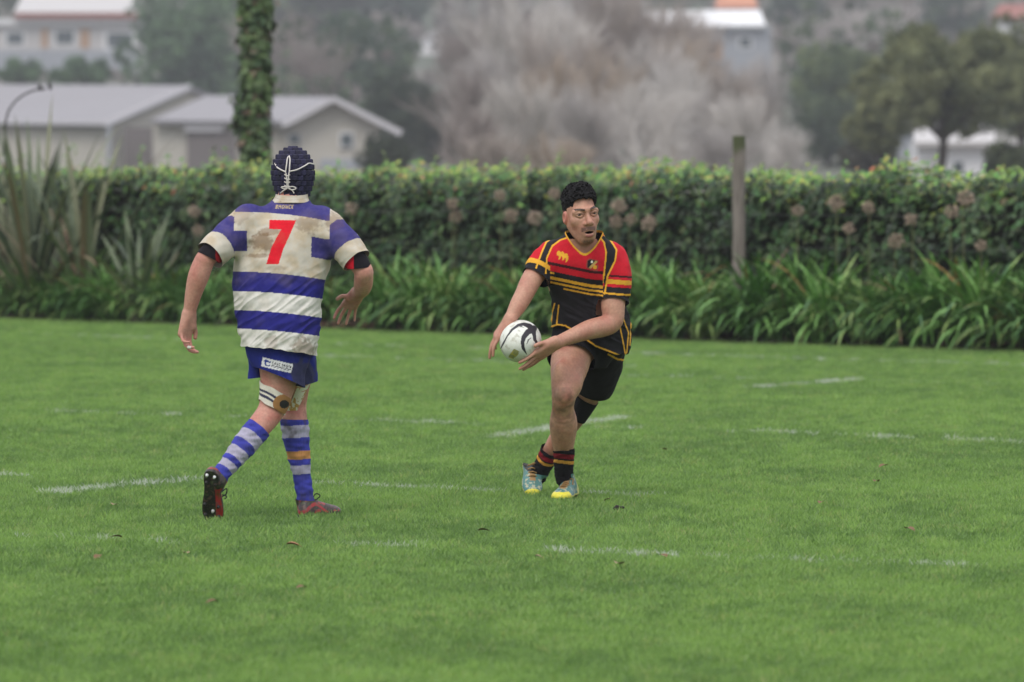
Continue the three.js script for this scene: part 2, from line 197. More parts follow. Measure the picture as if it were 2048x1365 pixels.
// fence post, stake, wires
{
  const [x, z] = along(1478 / 2048, 0.62), D = -z, px = (1478 - 1024) / 12000 * D, h = 1.6 + (330 - 272) / 12000 * D;
  const post = (w, hh, lo = 0) => { const g = new RoundedBoxGeometry(w, hh, w, 3, 0.012), q = new THREE.BoxGeometry(w, hh, w, 6, 40, 6).translate(0, hh / 2 + lo, 0), p = q.attributes.position, col = []; for (let i = 0; i < p.count; i++) { const X = p.getX(i), Y = p.getY(i), Z = p.getZ(i), r = Math.hypot(X, Z), k = Math.min(1, (w * 0.56) / (r + 1e-6)); p.setXYZ(i, X * k + 0.006 * noise3(X * 10, Y * 2, Z * 10), Y, Z * k + 0.006 * noise3(X * 10 + 5, Y * 2, Z * 10)); const moss = sstep(h - 0.16 + 0.05 * noise3(X * 20, Y * 8, Z * 20), h - 0.12, Y), n = fbm(X * 30, Y * 3, Z * 30); col.push(...lerp3(lerp3([0.25, 0.215, 0.2], [0.13, 0.11, 0.1], clamp(0.5 + n, 0, 1)), [0.075, 0.085, 0.04], moss)); } g.dispose(); q.setAttribute('color', new THREE.Float32BufferAttribute(col, 3)); q.computeVertexNormals(); return q; };
  const P = shade(new THREE.Mesh(post(0.115, h), vcol(0.95))); P.name = 'fence_post'; P.position.set(px, 0, z); scene.add(P); tag(P, 'weathered grey fence post with mossy top before the hedge', 'post');
  const S = shade(new THREE.Mesh(new THREE.BoxGeometry(0.05, 0.55, 0.03, 2, 8, 2), mat([0.2, 0.14, 0.11], 0.95))); S.name = 'broken_stake'; S.position.set(px + 0.27, 0.52, z + 0.1); S.rotation.z = -0.62; scene.add(S); { const p = S.geometry.attributes.position; for (let i = 0; i < p.count; i++) { const t = p.getY(i) / 0.55 + 0.5; p.setX(i, p.getX(i) * (1 - 0.75 * t)); } S.geometry.computeVertexNormals(); } S.position.y = 0.62; S.position.z = z + 0.3; tag(S, 'splintered brown stake leaning beside the fence post', 'stake');
  const st = shade(new THREE.Mesh(new THREE.CylinderGeometry(0.09, 0.16, 0.42, 12, 5), mat([0.085, 0.06, 0.05], 1))); { const p = st.geometry.attributes.position; for (let i = 0; i < p.count; i++) { const n = 1 + 0.25 * noise3(p.getX(i) * 12, p.getY(i) * 8, p.getZ(i) * 12); p.setX(i, p.getX(i) * n); p.setZ(i, p.getZ(i) * n); } st.geometry.computeVertexNormals(); } st.name = 'tree_stump'; st.position.set(px + 0.07, 0.2, z - 0.02); scene.add(st); tag(st, 'rough dark stump at the foot of the fence post', 'stump');
  const m = along(0.5, 0.66), W = thing('wire_fence', 'thin wire strands stretched along the face of the hedge', 'fence', [m[0], 0, m[1]], bedTurn), wm = mat([0.16, 0.16, 0.16], 0.5, { metalness: 0.6 });
  for (const y of [0.55, 0.85, 1.15, 1.42]) { const w = part('wire', new THREE.CylinderGeometry(0.0018, 0.0018, hedgeLen, 5).rotateZ(Math.PI / 2), wm, W); w.position.y = y; }
}
// brown clods and leaves lying on the turf
{
  const leaf = [leafGeo(0.075, 0.06, 0.35, 6, 0.35), leafGeo(0.06, 0.045, 0.3, 6, 0.5)], cols = [[0.3, 0.14, 0.07], [0.17, 0.1, 0.05], [0.26, 0.19, 0.11]].map((c) => mat(c, 0.9));
  const put = (x, z, k, c, s, label) => { const m = shade(new THREE.Mesh(leaf[k], cols[c])); m.name = numbered('fallen_leaf'); m.position.set(x, 0.036, z); m.rotation.set(-1.35 + rr(-0.3, 0.3), rnd() * 6, rr(-0.4, 0.4), 'YXZ'); m.scale.setScalar(s * 0.8); scene.add(m); tag(m, label, 'leaf', 'brown leaves lying on the turf'); };
  put(-0.9331, -24.6819, 0, 0, 1.15, 'large russet leaf on the turf below the hooped player'); 
  for (const [x, z, k, c, l] of [[-1.8373, -27.5595, 0, 2, 'pale brown leaf on the turf left of the raised studded boot'], [-1.3066, -24.1221, 1, 2, 'small tan leaf in front of the studded boot'], [-1.0527, -21.4459, 0, 1, 'brown leaf nearest the camera on the left'], [-0.1474, -25.6063, 0, 1, 'brown leaf midway below the two players'], [0.088, -23.9711, 1, 2, 'small pale leaf below the runner near the worn line'], [0.4226, -23.4426, 0, 2, 'light brown leaf just under the worn line right of the runner'], [0.6159, -23.8813, 0, 1, 'dark brown leaf on the worn line right of the runner'], [0.4633, -28.0438, 1, 1, 'little brown leaf beside the mud clod'], [1.9544, -31.195, 0, 1, 'brown leaf farthest right on the upper turf'], [1.7931, -29.6042, 1, 1, 'small dark leaf just below the upper right leaf'], [1.6909, -25.7787, 0, 1, 'brown leaf lowest on the right of the turf'], [1.4404, -27.7995, 1, 1, 'small brown leaf left of the other leaves at right'], [-1.6527, -24.0313, 1, 1, 'tiny brown leaf at the far left of the turf'], [-0.7623, -22.1664, 1, 1, 'small brown leaf below the large russet leaf'], [0.8306, -33.08, 1, 1, 'small brown leaf up the turf right of the runner'], [-1.6341, -25.1356, 0, 1, 'brown leaf beside faded white specks on the left']]) put(x, z, k, c, rr(0.7, 1), l);
  const clod = new THREE.IcosahedronGeometry(0.016, 2); { const p = clod.attributes.position; for (let i = 0; i < p.count; i++) { const n = 1 + 0.35 * noise3(p.getX(i) * 60, p.getY(i) * 60, p.getZ(i) * 60); p.setXYZ(i, p.getX(i) * n * 1.4, p.getY(i) * n * 0.8, p.getZ(i) * n); } clod.computeVertexNormals(); }
  const g = [0.4893, -27.4018], m = shade(new THREE.Mesh(clod, mat([0.02, 0.016, 0.012], 1))); m.name = 'mud_clod'; m.position.set(g[0], 0.03, g[1]); scene.add(m); tag(m, 'small dark clod of mud on the turf beside the runner', 'clod');
}

// ---------- beyond the hedge: ivy trunk, trees, houses ----------
function slab(pts, t) {                          // a flat polygon (corners in order) given thickness t below its face
  const p = pts.map((q) => V(...q)), n = p[1].clone().sub(p[0]).cross(p[2].clone().sub(p[0])).normalize().multiplyScalar(-t), pos = [], tri = (a, b, c) => pos.push(...a.toArray(), ...b.toArray(), ...c.toArray()), q = p.map((v) => v.clone().add(n)), m = p.length;
  for (let i = 1; i < m - 1; i++) { tri(p[0], p[i], p[i + 1]); tri(q[0], q[i + 1], q[i]); }
  for (let i = 0; i < m; i++) { const j = (i + 1) % m; tri(p[i], q[i], q[j]); tri(p[i], q[j], p[j]); }
  const g = new THREE.BufferGeometry(); g.setAttribute('position', new THREE.Float32BufferAttribute(pos, 3)); g.computeVertexNormals(); return g;
}
const W3 = (px, py, D) => { const a = (px - 1024) / 12000, b = (682.5 - py) / 12000, s = Math.sin(0.029374), c = Math.cos(0.029374), t = D / (b * s + c); return [a * t, 1.6 + (b * c - s) * t, -D]; };
const boxGeo = (x0, x1, y0, y1, z0, z1) => { const g = new THREE.BoxGeometry(x1 - x0, y1 - y0, z1 - z0).translate((x0 + x1) / 2, (y0 + y1) / 2, (z0 + z1) / 2).toNonIndexed(); g.deleteAttribute('uv'); return g; };
// a wall block by its front corners on the elevation at distance D
const blk = (px0, py0, px1, py1, D, deep) => { const a = W3(px0, py1, D), b = W3(px1, py0, D); return boxGeo(a[0], b[0], a[1], b[1], -D - deep, -D); };
const paintM = { cream: mat([0.48, 0.455, 0.41], 0.9), white: mat([0.74, 0.74, 0.76], 0.8), roof: mat([0.27, 0.26, 0.28], 0.8), board: mat([0.58, 0.565, 0.6], 0.8), dark: mat([0.06, 0.055, 0.06], 0.3), door: mat([0.17, 0.15, 0.15], 0.7), grey: mat([0.34, 0.36, 0.4], 0.9), red: mat([0.28, 0.1, 0.08], 0.8), orange: mat([0.55, 0.23, 0.13], 0.8), tan: mat([0.45, 0.28, 0.17], 0.8), pale: mat([0.52, 0.5, 0.5], 0.8), glass: mat([0.08, 0.1, 0.11], 0.15) };
function windowOn(o, px0, py0, px1, py1, D, frame = paintM.white) { const f = part('window', blk(px0, py0, px1, py1, D - 0.06, 0.1), frame, o), k = (px1 - px0) * 0.12, r = (py1 - py0) * 0.12; part('pane', blk(px0 + k, py0 + r, px1 - k, py1 - r, D - 0.1, 0.06), paintM.glass, f); return f; }
{ // grey roofed house, gable end turned towards the hedge
  const o = thing('house', 'cream house with broad pale grey roof behind the flax', 'house');
  part('roof', mergeGeometries([slab([W3(-90, 243, 303), W3(213, 246, 295), W3(380, 171, 299), W3(-90, 168, 309)], 0.25), slab([W3(380, 171, 299), W3(545, 246, 303), W3(300, 246, 314), W3(-90, 168, 309)], 0.25)]), paintM.roof, o);
  part('barge_board', slab([W3(211, 244, 294.7), W3(213, 253, 294.7), W3(382, 178, 298.7), W3(380, 169, 298.7)], 0.2), paintM.board, o);
  part('wall', mergeGeometries([slab([W3(-90, 245, 303.6), W3(-90, 380, 303.6), W3(222, 380, 295.6), W3(222, 247, 295.6)], 0.3), slab([W3(222, 247, 295.6), W3(222, 380, 295.6), W3(540, 380, 303), W3(540, 247, 303), W3(380, 178, 299.3)], 0.3)]), paintM.cream, o);
  part('downpipe', blk(213, 248, 221, 380, 294.8, 0.2), paintM.grey, o); part('gutter', slab([W3(-90, 241, 302.8), W3(-90, 247, 302.8), W3(213, 250, 294.8), W3(213, 244, 294.8)], 0.15), paintM.board, o);
  part('door', blk(248, 255, 304, 380, 295.4, 0.4), paintM.door, o); windowOn(o, 20, 258, 60, 330, 301); windowOn(o, 66, 258, 90, 330, 300.4, paintM.pale);
}
{ // the neighbouring house with its own gable
  const o = thing('house', 'low house with white edged gable right of the ivy trunk', 'house');
  part('roof', mergeGeometries([slab([W3(300, 241, 285), W3(585, 243, 285), W3(662, 194, 289), W3(412, 191, 289)], 0.2), slab([W3(412, 191, 289), W3(662, 194, 289), W3(690, 240, 294), W3(300, 240, 294)], 0.2), slab([W3(565, 245, 283.6), W3(667, 193, 283.6), W3(667, 193, 291), W3(565, 245, 291)], 0.2), slab([W3(667, 193, 283.6), W3(804, 262, 283.6), W3(804, 262, 291), W3(667, 193, 291)], 0.2)]), paintM.roof, o);
  part('barge_board', mergeGeometries([slab([W3(562, 247, 283.4), W3(567, 256, 283.4), W3(667, 203, 283.4), W3(667, 192, 283.4)], 0.15), slab([W3(667, 192, 283.4), W3(667, 203, 283.4), W3(800, 272, 283.4), W3(806, 262, 283.4)], 0.15)]), paintM.board, o);
  part('wall', mergeGeometries([blk(306, 243, 590, 380, 285.6, 8), slab([W3(583, 244, 284.2), W3(583, 380, 284.2), W3(760, 380, 284.2), W3(760, 246, 284.2), W3(667, 198, 284.2)], 0.3)]), paintM.cream, o);
  part('garage_door', blk(374, 263, 470, 380, 285.4, 0.3), paintM.door, o); part('lintel', blk(368, 240, 446, 263, 285.2, 0.4), paintM.board, o); windowOn(o, 574, 266, 602, 290, 284.1, paintM.pale); windowOn(o, 678, 264, 708, 296, 284.1, paintM.white); part('plinth', blk(640, 318, 760, 380, 284.05, 0.3), paintM.grey, o);
}
{ const o = thing('house', 'white hillside house with red brown fascia and row of windows', 'house'), D = 600;
  part('wall', blk(-60, 48, 276, 130, D, 10), paintM.pale, o); part('fascia', blk(28, 25, 290, 37, D - 1.2, 0.6), paintM.red, o); part('soffit_band', blk(-60, 37, 285, 50, D - 0.6, 0.5), paintM.white, o); part('roof', slab([W3(26, 26, D - 1.2), W3(292, 26, D - 1.2), W3(270, -40, D + 8), W3(60, -40, D + 8)], 0.3), paintM.pale, o);
  windowOn(o, 8, 62, 50, 92, D); windowOn(o, 106, 58, 152, 92, D); windowOn(o, 206, 62, 272, 100, D); for (const [a, b] of [[82, 95], [160, 178]]) part('cladding', blk(a, 58, b, 96, D - 0.1, 0.2), paintM.tan, o); part('base', blk(-60, 100, 274, 150, D - 0.2, 0.4), paintM.grey, o); }
{ const o = thing('house', 'white hillside building under a long pale roof above the bare trees', 'house'), D = 650;
  part('roof', slab([W3(1278, 50, D - 1), W3(1532, 50, D - 1), W3(1520, 20, D + 6), W3(1284, 22, D + 6)], 0.3), mat([0.86, 0.86, 0.88], 0.5), o); part('wall', blk(1395, 50, 1542, 150, D, 8), paintM.grey, o); windowOn(o, 1476, 72, 1506, 98, D); part('shutter', blk(1412, 86, 1446, 120, D - 0.1, 0.2), paintM.tan, o); }
{ const o = thing('house', 'orange roofed house peeking over the long pale roof', 'house'), D = 690; part('wall', blk(1435, 12, 1512, 60, D, 6), paintM.white, o); part('roof', slab([W3(1430, 14, D - 0.6), W3(1516, 14, D - 0.6), W3(1506, -20, D + 4), W3(1440, -20, D + 4)], 0.3), paintM.orange, o); }
for (const [a, b, t, l, D] of [[842, 892, 62, 'small white gabled cottage high on the hill', 640], [902, 944, 68, 'narrow white cottage beside the gabled one on the hill', 648]]) { const o = thing('cottage', l, 'cottage'), m = (a + b) / 2; part('wall', slab([W3(a, t + 14, D), W3(a, 110, D), W3(b, 110, D), W3(b, t + 14, D), W3(m, t, D)], 4), paintM.white, o); part('roof', mergeGeometries([slab([W3(a - 3, t + 16, D - 0.4), W3(m, t - 3, D - 0.4), W3(m, t - 3, D + 5), W3(a - 3, t + 16, D + 5)], 0.25), slab([W3(m, t - 3, D - 0.4), W3(b + 3, t + 16, D - 0.4), W3(b + 3, t + 16, D + 5), W3(m, t - 3, D + 5)], 0.25)]), paintM.pale, o); windowOn(o, m - 6, t + 22, m + 6, t + 36, D); }
{ const o = thing('house', 'white house with red roof at the far upper right', 'house'), D = 560; part('wall', blk(2008, 30, 2100, 70, D, 6), paintM.white, o); part('roof', slab([W3(1984, 34, D - 0.6), W3(2110, 34, D - 0.6), W3(2090, 8, D + 4), W3(2000, 8, D + 4)], 0.3), paintM.red, o); windowOn(o, 2020, 38, 2034, 52, D); }
{ const o = thing('shed', 'white walled shed behind the spreading olive green tree', 'shed'), D = 262; part('wall', blk(1836, 282, 1978, 400, D, 5), paintM.white, o); part('roof', slab([W3(1828, 284, D - 0.6), W3(1990, 284, D - 0.6), W3(1990, 256, D + 5), W3(1828, 256, D + 5)], 0.2), paintM.pale, o); windowOn(o, 1905, 320, 1930, 350, D); part('door', blk(1850, 320, 1868, 400, D - 0.05, 0.1), paintM.pale, o); }
{ const o = thing('house', 'pale roofed house glimpsed through the crown of the spreading tree', 'house'), D = 330; part('wall', blk(1800, 246, 1958, 330, D, 6), paintM.grey, o); part('roof', slab([W3(1790, 248, D - 0.6), W3(1968, 248, D - 0.6), W3(1950, 225, D + 5), W3(1810, 225, D + 5)], 0.2), paintM.board, o); windowOn(o, 1850, 262, 1880, 290, D); }
{ const o = thing('garage', 'low garage with flat pale roof at the right edge', 'garage'), D = 270; part('wall', blk(2004, 288, 2110, 400, D, 5), paintM.door, o); part('roof', blk(1998, 277, 2115, 289, D - 0.5, 6), paintM.pale, o); }

// ivy covered trunk just behind the hedge
{
  const D = 66.5, [x, , z] = W3(511, 400, D), o = thing('ivy_tree', 'tall straight trunk wrapped in dark green ivy behind the hedge', 'tree', [x, 0, z]), pts = [[0, -0.1, 0, 0.17], [0.01, 1.5, 0, 0.155], [-0.02, 3, 0, 0.15], [0.02, 4.5, 0.02, 0.14], [0, 6, 0, 0.12]];
  const tr = new THREE.TubeGeometry(new THREE.CatmullRomCurve3(pts.map((p) => V(p[0], p[1], p[2]))), 40, 0.14, 12); part('trunk', tr, mat([0.07, 0.06, 0.045], 1), o);
  scatter('ivy', leafGeo(0.095, 0.085, 0.35, 3, 0.25), leafMat(0.45), o, 7000, (i, p, q, s, c) => { const y = rr(0.3, 6), a = rnd() * 6.283, bulge = 0.145 + 0.045 * noise3(Math.cos(a) * 1.5, y * 2.6, Math.sin(a) * 1.5) + 0.035 * noise3(Math.cos(a) * 3, y * 6, Math.sin(a) * 3), side = (y > 2.0 && y < 2.35 && Math.cos(a) < -0.6) ? 0.1 : 0, r = bulge + side * rnd() + gauss() * 0.03 + (rnd() < 0.04 ? 0.08 * rnd() : 0); p.set(Math.cos(a) * r, y, Math.sin(a) * r); aim(q, Math.cos(a) + gauss() * 0.6, 0.5 + gauss() * 0.5, Math.sin(a) + gauss() * 0.6); const k = rr(0.6, 1.2); s.set(k, k, k); const n = noise3(p.x * 5, y * 3, p.z * 5) + gauss() * 0.7; c.setRGB(...lerp3([0.03, 0.065, 0.022], [0.1, 0.155, 0.05], clamp(0.5 + n * 0.6, 0, 1))); if (rnd() < 0.1) c.setRGB(0.13, 0.09, 0.06); });
}
// leafy trees: limbs and sprays of leaves through the crown
const spray = (n, R, len, wid) => { const gs = []; for (let i = 0; i < n; i++) { const g = leafGeo(len * rr(0.8, 1.2), wid, 0.3, 2, 0.2), q = new THREE.Quaternion().setFromEuler(new THREE.Euler(rr(-1.4, 1.4), rnd() * 6.283, rr(-1.4, 1.4))); g.applyQuaternion(q); g.translate(gauss() * R, gauss() * R, gauss() * R); gs.push(g); } return mergeGeometries(gs); };
const sprayGeo = spray(22, 0.5, 0.34, 0.2);
function limbGeo(a, b, r0, r1, wob, n = 5) { const p = []; for (let i = 0; i <= n; i++) { const t = i / n; p.push(V(mix(a[0], b[0], t) + Math.sin(t * 3.1) * wob * rr(-1, 1), mix(a[1], b[1], t), mix(a[2], b[2], t) + Math.sin(t * 3.1) * wob * rr(-1, 1))); } const g = new THREE.TubeGeometry(new THREE.CatmullRomCurve3(p), n * 2, 1, 6), q = g.attributes.position, c = new THREE.CatmullRomCurve3(p); for (let i = 0; i <= n * 2; i++) { const t = i / (n * 2), m = c.getPointAt(t), r = mix(r0, r1, t); for (let k = 0; k <= 6; k++) { const o = i * 7 + k; q.setXYZ(o, m.x + (q.getX(o) - m.x) * r, m.y + (q.getY(o) - m.y) * r, m.z + (q.getZ(o) - m.z) * r); } } g.computeVertexNormals(); return g; }
const barkM = [mat([0.075, 0.06, 0.05], 1), mat([0.17, 0.15, 0.14], 1), mat([0.13, 0.11, 0.1], 1)];
function leafyTree(label, px, py, D, rpx, hpx, c0, c1, dens = 1, spread = 0.62) {   // crown centre and half sizes on the elevation at distance D
  const s = 12000 / D, cc = W3(px, py, D), g0 = rise(D, cc[0]) - 0.3, rx = rpx / s * 1.12, ry = hpx / s * 1.12, o = thing('leafy_tree', label, 'tree', [cc[0], g0, cc[2]]), cy = cc[1] - g0;
  const lumps = []; const nL = 10; for (let i = 0; i < nL; i++) { const a = i * 2.4, u = (i + 0.5) / nL * 2 - 1, q = Math.sqrt(1 - u * u) * rr(0.6, 0.95); lumps.push([Math.cos(a) * q * rx * spread, cy + u * ry * 0.68, Math.sin(a) * q * rx * spread, rr(0.32, 0.5) * Math.min(rx, ry * 1.2)]); } lumps.push([0, cy, 0, Math.min(rx, ry) * 0.62]);
  const gs = [limbGeo([0, 0, 0], [0.1 * rx, cy * 0.9, 0], Math.max(0.12, rx * 0.06), rx * 0.03, rx * 0.04)]; for (const l of lumps) gs.push(limbGeo([0.03 * rx, Math.max(cy * 0.35, cy - ry * 1.1), 0], [l[0], l[1], l[2]], rx * 0.028, rx * 0.008, rx * 0.05)); part('trunk', mergeGeometries(gs), barkM[0], o);
  const n = Math.round(1200 * dens), ks = clamp(rx * 0.13, 0.3, 1.3);
  scatter('crown', sprayGeo, leafMat(0.75), o, n, (i, p, q, sc, c) => { const l = lumps[Math.floor(rnd() * lumps.length)], u = rnd() * 2 - 1, a = rnd() * 6.283, r = Math.sqrt(1 - u * u), k = l[3] * (0.55 + 0.55 * Math.sqrt(rnd())); p.set(l[0] + Math.cos(a) * r * k * 1.15, l[1] + u * k * (ry / rx > 1.2 ? 1.1 : 0.85), l[2] + Math.sin(a) * r * k * 1.15); q.setFromEuler(new THREE.Euler(rr(-0.6, 0.6), rnd() * 6.283, rr(-0.6, 0.6))); const e = ks * rr(0.7, 1.3); sc.set(e, e, e); const m = clamp(0.5 + 0.7 * noise3(p.x / rx * 2.2 + px, p.y / rx * 2.2, p.z / rx * 2.2) + gauss() * 0.35, 0, 1); c.setRGB(...lerp3(c0, c1, m)); });
  return o;
}
const G1 = [0.055, 0.1, 0.06], G2 = [0.16, 0.26, 0.13], O1 = [0.07, 0.09, 0.035], O2 = [0.24, 0.26, 0.1];
leafyTree('broad dark green tree beside the white hillside house', 400, 112, 460, 165, 130, G1, G2, 1.3); leafyTree('rounded green shrub tree below the white hillside house', 170, 148, 420, 90, 28, G1, G2, 0.6); leafyTree('low green shrub at the left end below the hillside house', 40, 146, 425, 70, 26, G1, G2, 0.5); leafyTree('dense dark tree on the slope above the gabled house roof', 722, 135, 430, 108, 100, G1, [0.11, 0.16, 0.1], 1.2); leafyTree('smaller dark tree between the ivy trunk and the slope', 600, 165, 440, 80, 60, G1, [0.07, 0.09, 0.06], 0.7);
leafyTree('dark bushy tree overlapping the end of the gabled house', 800, 228, 330, 90, 70, [0.025, 0.04, 0.025], [0.06, 0.085, 0.045]); leafyTree('shadowy evergreen at the edge of the bare trees', 872, 262, 318, 52, 85, [0.022, 0.034, 0.022], [0.055, 0.065, 0.035], 0.8); leafyTree('low green bush against the gabled house wall', 770, 315, 250, 60, 40, [0.03, 0.045, 0.025], [0.06, 0.075, 0.04], 0.6);
leafyTree('pale green rounded tree between bare trees and olive tree', 1675, 165, 350, 112, 66, [0.08, 0.12, 0.065], [0.22, 0.27, 0.12], 1.2); leafyTree('dark green bushy tree standing under the pale green one', 1655, 262, 320, 90, 64, [0.04, 0.065, 0.04], [0.11, 0.15, 0.085]); leafyTree('low dark shrub behind the hedge right of the fence post', 1740, 310, 240, 75, 42, [0.035, 0.04, 0.03], [0.09, 0.085, 0.06], 0.6);
leafyTree('spreading olive green tree with forked trunk at the right', 1880, 160, 205, 188, 98, [0.09, 0.11, 0.055], [0.28, 0.3, 0.15], 1.25, 0.8); leafyTree('tall olive green tree at the right edge of the picture', 2040, 155, 215, 110, 110, [0.08, 0.1, 0.05], [0.25, 0.27, 0.13], 1.0); leafyTree('drooping olive bough tree before the white shed', 1755, 250, 210, 62, 55, [0.08, 0.1, 0.05], [0.26, 0.28, 0.13], 0.7); leafyTree('dark bush under the olive tree by the garage', 2020, 340, 190, 70, 42, [0.03, 0.045, 0.02], [0.09, 0.11, 0.045], 0.6);
leafyTree('dark tree beside the orange roofed house', 1590, 20, 640, 62, 48, G1, [0.05, 0.08, 0.06]); leafyTree('dark tree on the skyline above the olive tree', 1905, 35, 590, 75, 60, G1, [0.06, 0.08, 0.06]); leafyTree('rounded dark tree on the upper slope near the white cottages', 790, 10, 690, 90, 45, G1, [0.08, 0.11, 0.08]); leafyTree('wide dark tree high on the slope beyond the ivy trunk', 640, 30, 620, 110, 55, [0.04, 0.05, 0.04], [0.08, 0.09, 0.08]);
// bare trees: trunks forking into fine twigs
function bareGeo(h, wide, fork, levels) {
  const pos = [], seg = (a, b, r0, r1) => { const d = b.clone().sub(a), u = V(d.y, -d.x, 0.01).normalize(), w = d.clone().cross(u).normalize(); for (let k = 0; k < 3; k++) { const t0 = k * 2.094, t1 = t0 + 2.094, o = (t, r) => u.clone().multiplyScalar(Math.cos(t) * r).addScaledVector(w, Math.sin(t) * r), a0 = a.clone().add(o(t0, r0)), a1 = a.clone().add(o(t1, r0)), b0 = b.clone().add(o(t0, r1)), b1 = b.clone().add(o(t1, r1)); pos.push(...a0.toArray(), ...a1.toArray(), ...b0.toArray(), ...a1.toArray(), ...b1.toArray(), ...b0.toArray()); } };
  const grow = (p, d, len, r, lv) => {
    let a = p; const steps = 3; for (let i = 0; i < steps; i++) { d.x += gauss() * 0.16; d.z += gauss() * 0.16; d.y += 0.012; d.normalize(); const b = a.clone().addScaledVector(d, len / steps); seg(a, b, r * (1 - i * 0.16), r * (1 - (i + 1) * 0.16)); a = b; if (lv > 0 && i < 2) for (let k = 0; k < (lv <= 1 ? 2 : 1); k++) { const e = d.clone(); e.x += gauss() * fork * 1.25; e.z += gauss() * fork * 1.25; grow(a, e.normalize(), len * rr(0.5, 0.75), r * 0.5, lv - 1); } }
    if (lv > 0) for (let k = 0; k < 3; k++) { const e = d.clone(); e.x += gauss() * fork; e.z += gauss() * fork; grow(a, e.normalize(), len * rr(0.6, 0.8), r * 0.55, lv - 1); }
  };
  for (let k = 0; k < wide; k++) { const d = V(gauss() * 0.5, 1, gauss() * 0.5).normalize(); grow(V(gauss() * 0.15 * h * 0.2, 0, gauss() * 0.15 * h * 0.2), d, h * 0.34, h * 0.018, levels); }
  const g = new THREE.BufferGeometry(); g.setAttribute('position', new THREE.Float32BufferAttribute(pos, 3)); g.computeVertexNormals(); return g;
}
const bare = [bareGeo(1, 4, 0.75, 4), bareGeo(1, 5, 0.62, 4), bareGeo(1, 4, 0.9, 4)], bareM = [mat([0.45, 0.42, 0.405], 1), mat([0.36, 0.31, 0.28], 1), mat([0.54, 0.51, 0.485], 1), mat([0.29, 0.25, 0.235], 1), mat([0.39, 0.32, 0.26], 1)];
function bareTree(label, px, D, topPy, k, m, squash = 1) { const x = W3(px, 400, D)[0], g0 = rise(D, x) - 0.3, h = W3(px, topPy, D)[1] - g0, o = thing('bare_tree', label, 'tree', [x, g0, -D], rnd() * 6.283, 'leafless trees beyond the hedge'), b = part('branches', bare[k], bareM[m], o); b.scale.set(h * squash, h, h * squash); }
for (const [px, D, top, k, m, q, l] of [[960, 215, 118, 0, 3, 1, 'bare brown tree next to the shadowy evergreen'], [1040, 190, 150, 1, 2, 1, 'pale grey bare tree left of the ball carrier'], [1105, 230, 40, 2, 1, 1, 'tall brownish bare tree rising above the ball carrier'], [1180, 185, 165, 1, 0, 1.1, 'silvery bare tree straight behind the ball carrier'], [1235, 245, 20, 0, 3, 1, 'tall bare tree below the long pale roof'], [1300, 200, 150, 2, 2, 1, 'pale bare tree with spreading twigs behind the runner'], [1370, 235, 70, 1, 4, 1, 'russet tinted bare tree below the grey hillside wall'], [1430, 205, 160, 0, 0, 1, 'grey bare tree just left of the fence post'], [1500, 195, 175, 2, 2, 1, 'pale bare tree just right of the fence post'], [1545, 240, 110, 1, 0, 1, 'bare tree at the edge of the dark green bush'], [1010, 300, 20, 1, 3, 1.1, 'tall bare tree behind the brown one'], [1340, 320, -20, 0, 1, 1.1, 'tallest bare tree before the long pale roof'], [560, 420, 0, 2, 3, 1, 'bare purple brown tree close right of the ivy trunk'], [640, 400, 60, 0, 3, 1, 'bare tree among the dark slope trees'], [1120, 170, 260, 0, 4, 1.3, 'low russet thicket behind the runner'], [1010, 165, 255, 2, 1, 1.3, 'low brown thicket left of the runner'], [930, 175, 215, 1, 3, 1.2, 'low dark bare thicket next to the evergreen'], [1700, 520, 10, 1, 0, 1.2, 'grey bare tree high above the pale green tree'], [1800, 540, 0, 2, 0, 1.2, 'grey bare tree on the slope above the olive tree'], [1160, 420, -30, 2, 0, 1.3, 'far grey bare tree in the middle of the slope'], [1420, 175, 250, 1, 0, 1.2, 'low grey thicket left of the fence post'], [1580, 180, 240, 0, 2, 1.2, 'low grey thicket right of the fence post'], [1080, 240, -30, 0, 2, 1, 'tall pale bare tree left of the runner head'], [1200, 260, -40, 1, 1, 1, 'tall brown bare tree right above the runner head'], [1270, 225, 60, 2, 0, 1, 'silvery bare tree below the left end of the pale roof'], [965, 260, 30, 2, 3, 1, 'dark bare tree beside the narrow cottage'], [1150, 205, 90, 0, 4, 1, 'russet bare tree behind the runner head'], [1390, 215, 110, 2, 2, 1, 'pale bare tree below the grey hillside wall'], [1460, 230, 130, 1, 1, 1, 'brown bare tree behind the fence post'], [1000, 225, 90, 1, 0, 1, 'grey bare tree between the brown and the pale one']]) bareTree(l, px, D, top, k, m, q);
// mixed scrub on the far slope, one mass
scatter('woodland', sprayGeo, leafMat(0.9), scene, 11500, (i, p, q, s, c) => { const D = i < 6600 ? rr(380, 590) : rr(680, 960), x = (rnd() * 2 - 1) * (0.128 * D), px = x / D * 12000 + 1024, open = (px > 880 && px < 1275) || (px > 1560 && px < 1990) || (px > 560 && px < 830), n = noise3(x * 0.035, D * 0.02, 4); p.set(x, rise(D, x) + (D < 600 ? (open ? rr(0, 9) * (0.6 + 0.5 * noise3(x * 0.1, D * 0.05, 1)) : rr(-0.6, 0.5)) : rr(0, 4)), -D); q.setFromEuler(new THREE.Euler(rr(-0.6, 0.6), rnd() * 6, rr(-0.6, 0.6))); const k = D < 600 ? rr(0.7, 1.5) : rr(1.8, 3.8); s.set(k, k, k); c.setRGB(...((n > 0.05 && !(px > 880 && px < 1560)) || n > 0.55 ? lerp3([0.06, 0.09, 0.06], [0.12, 0.16, 0.09], rnd()) : lerp3([0.18, 0.155, 0.14], [0.28, 0.25, 0.235], rnd()))); });
tag(scene.children[scene.children.length - 1], 'scrubby mixed woodland covering the far slope', 'woodland', null, 'stuff');
scene.fog = new THREE.FogExp2(0xe4e6ee, 0.00042);

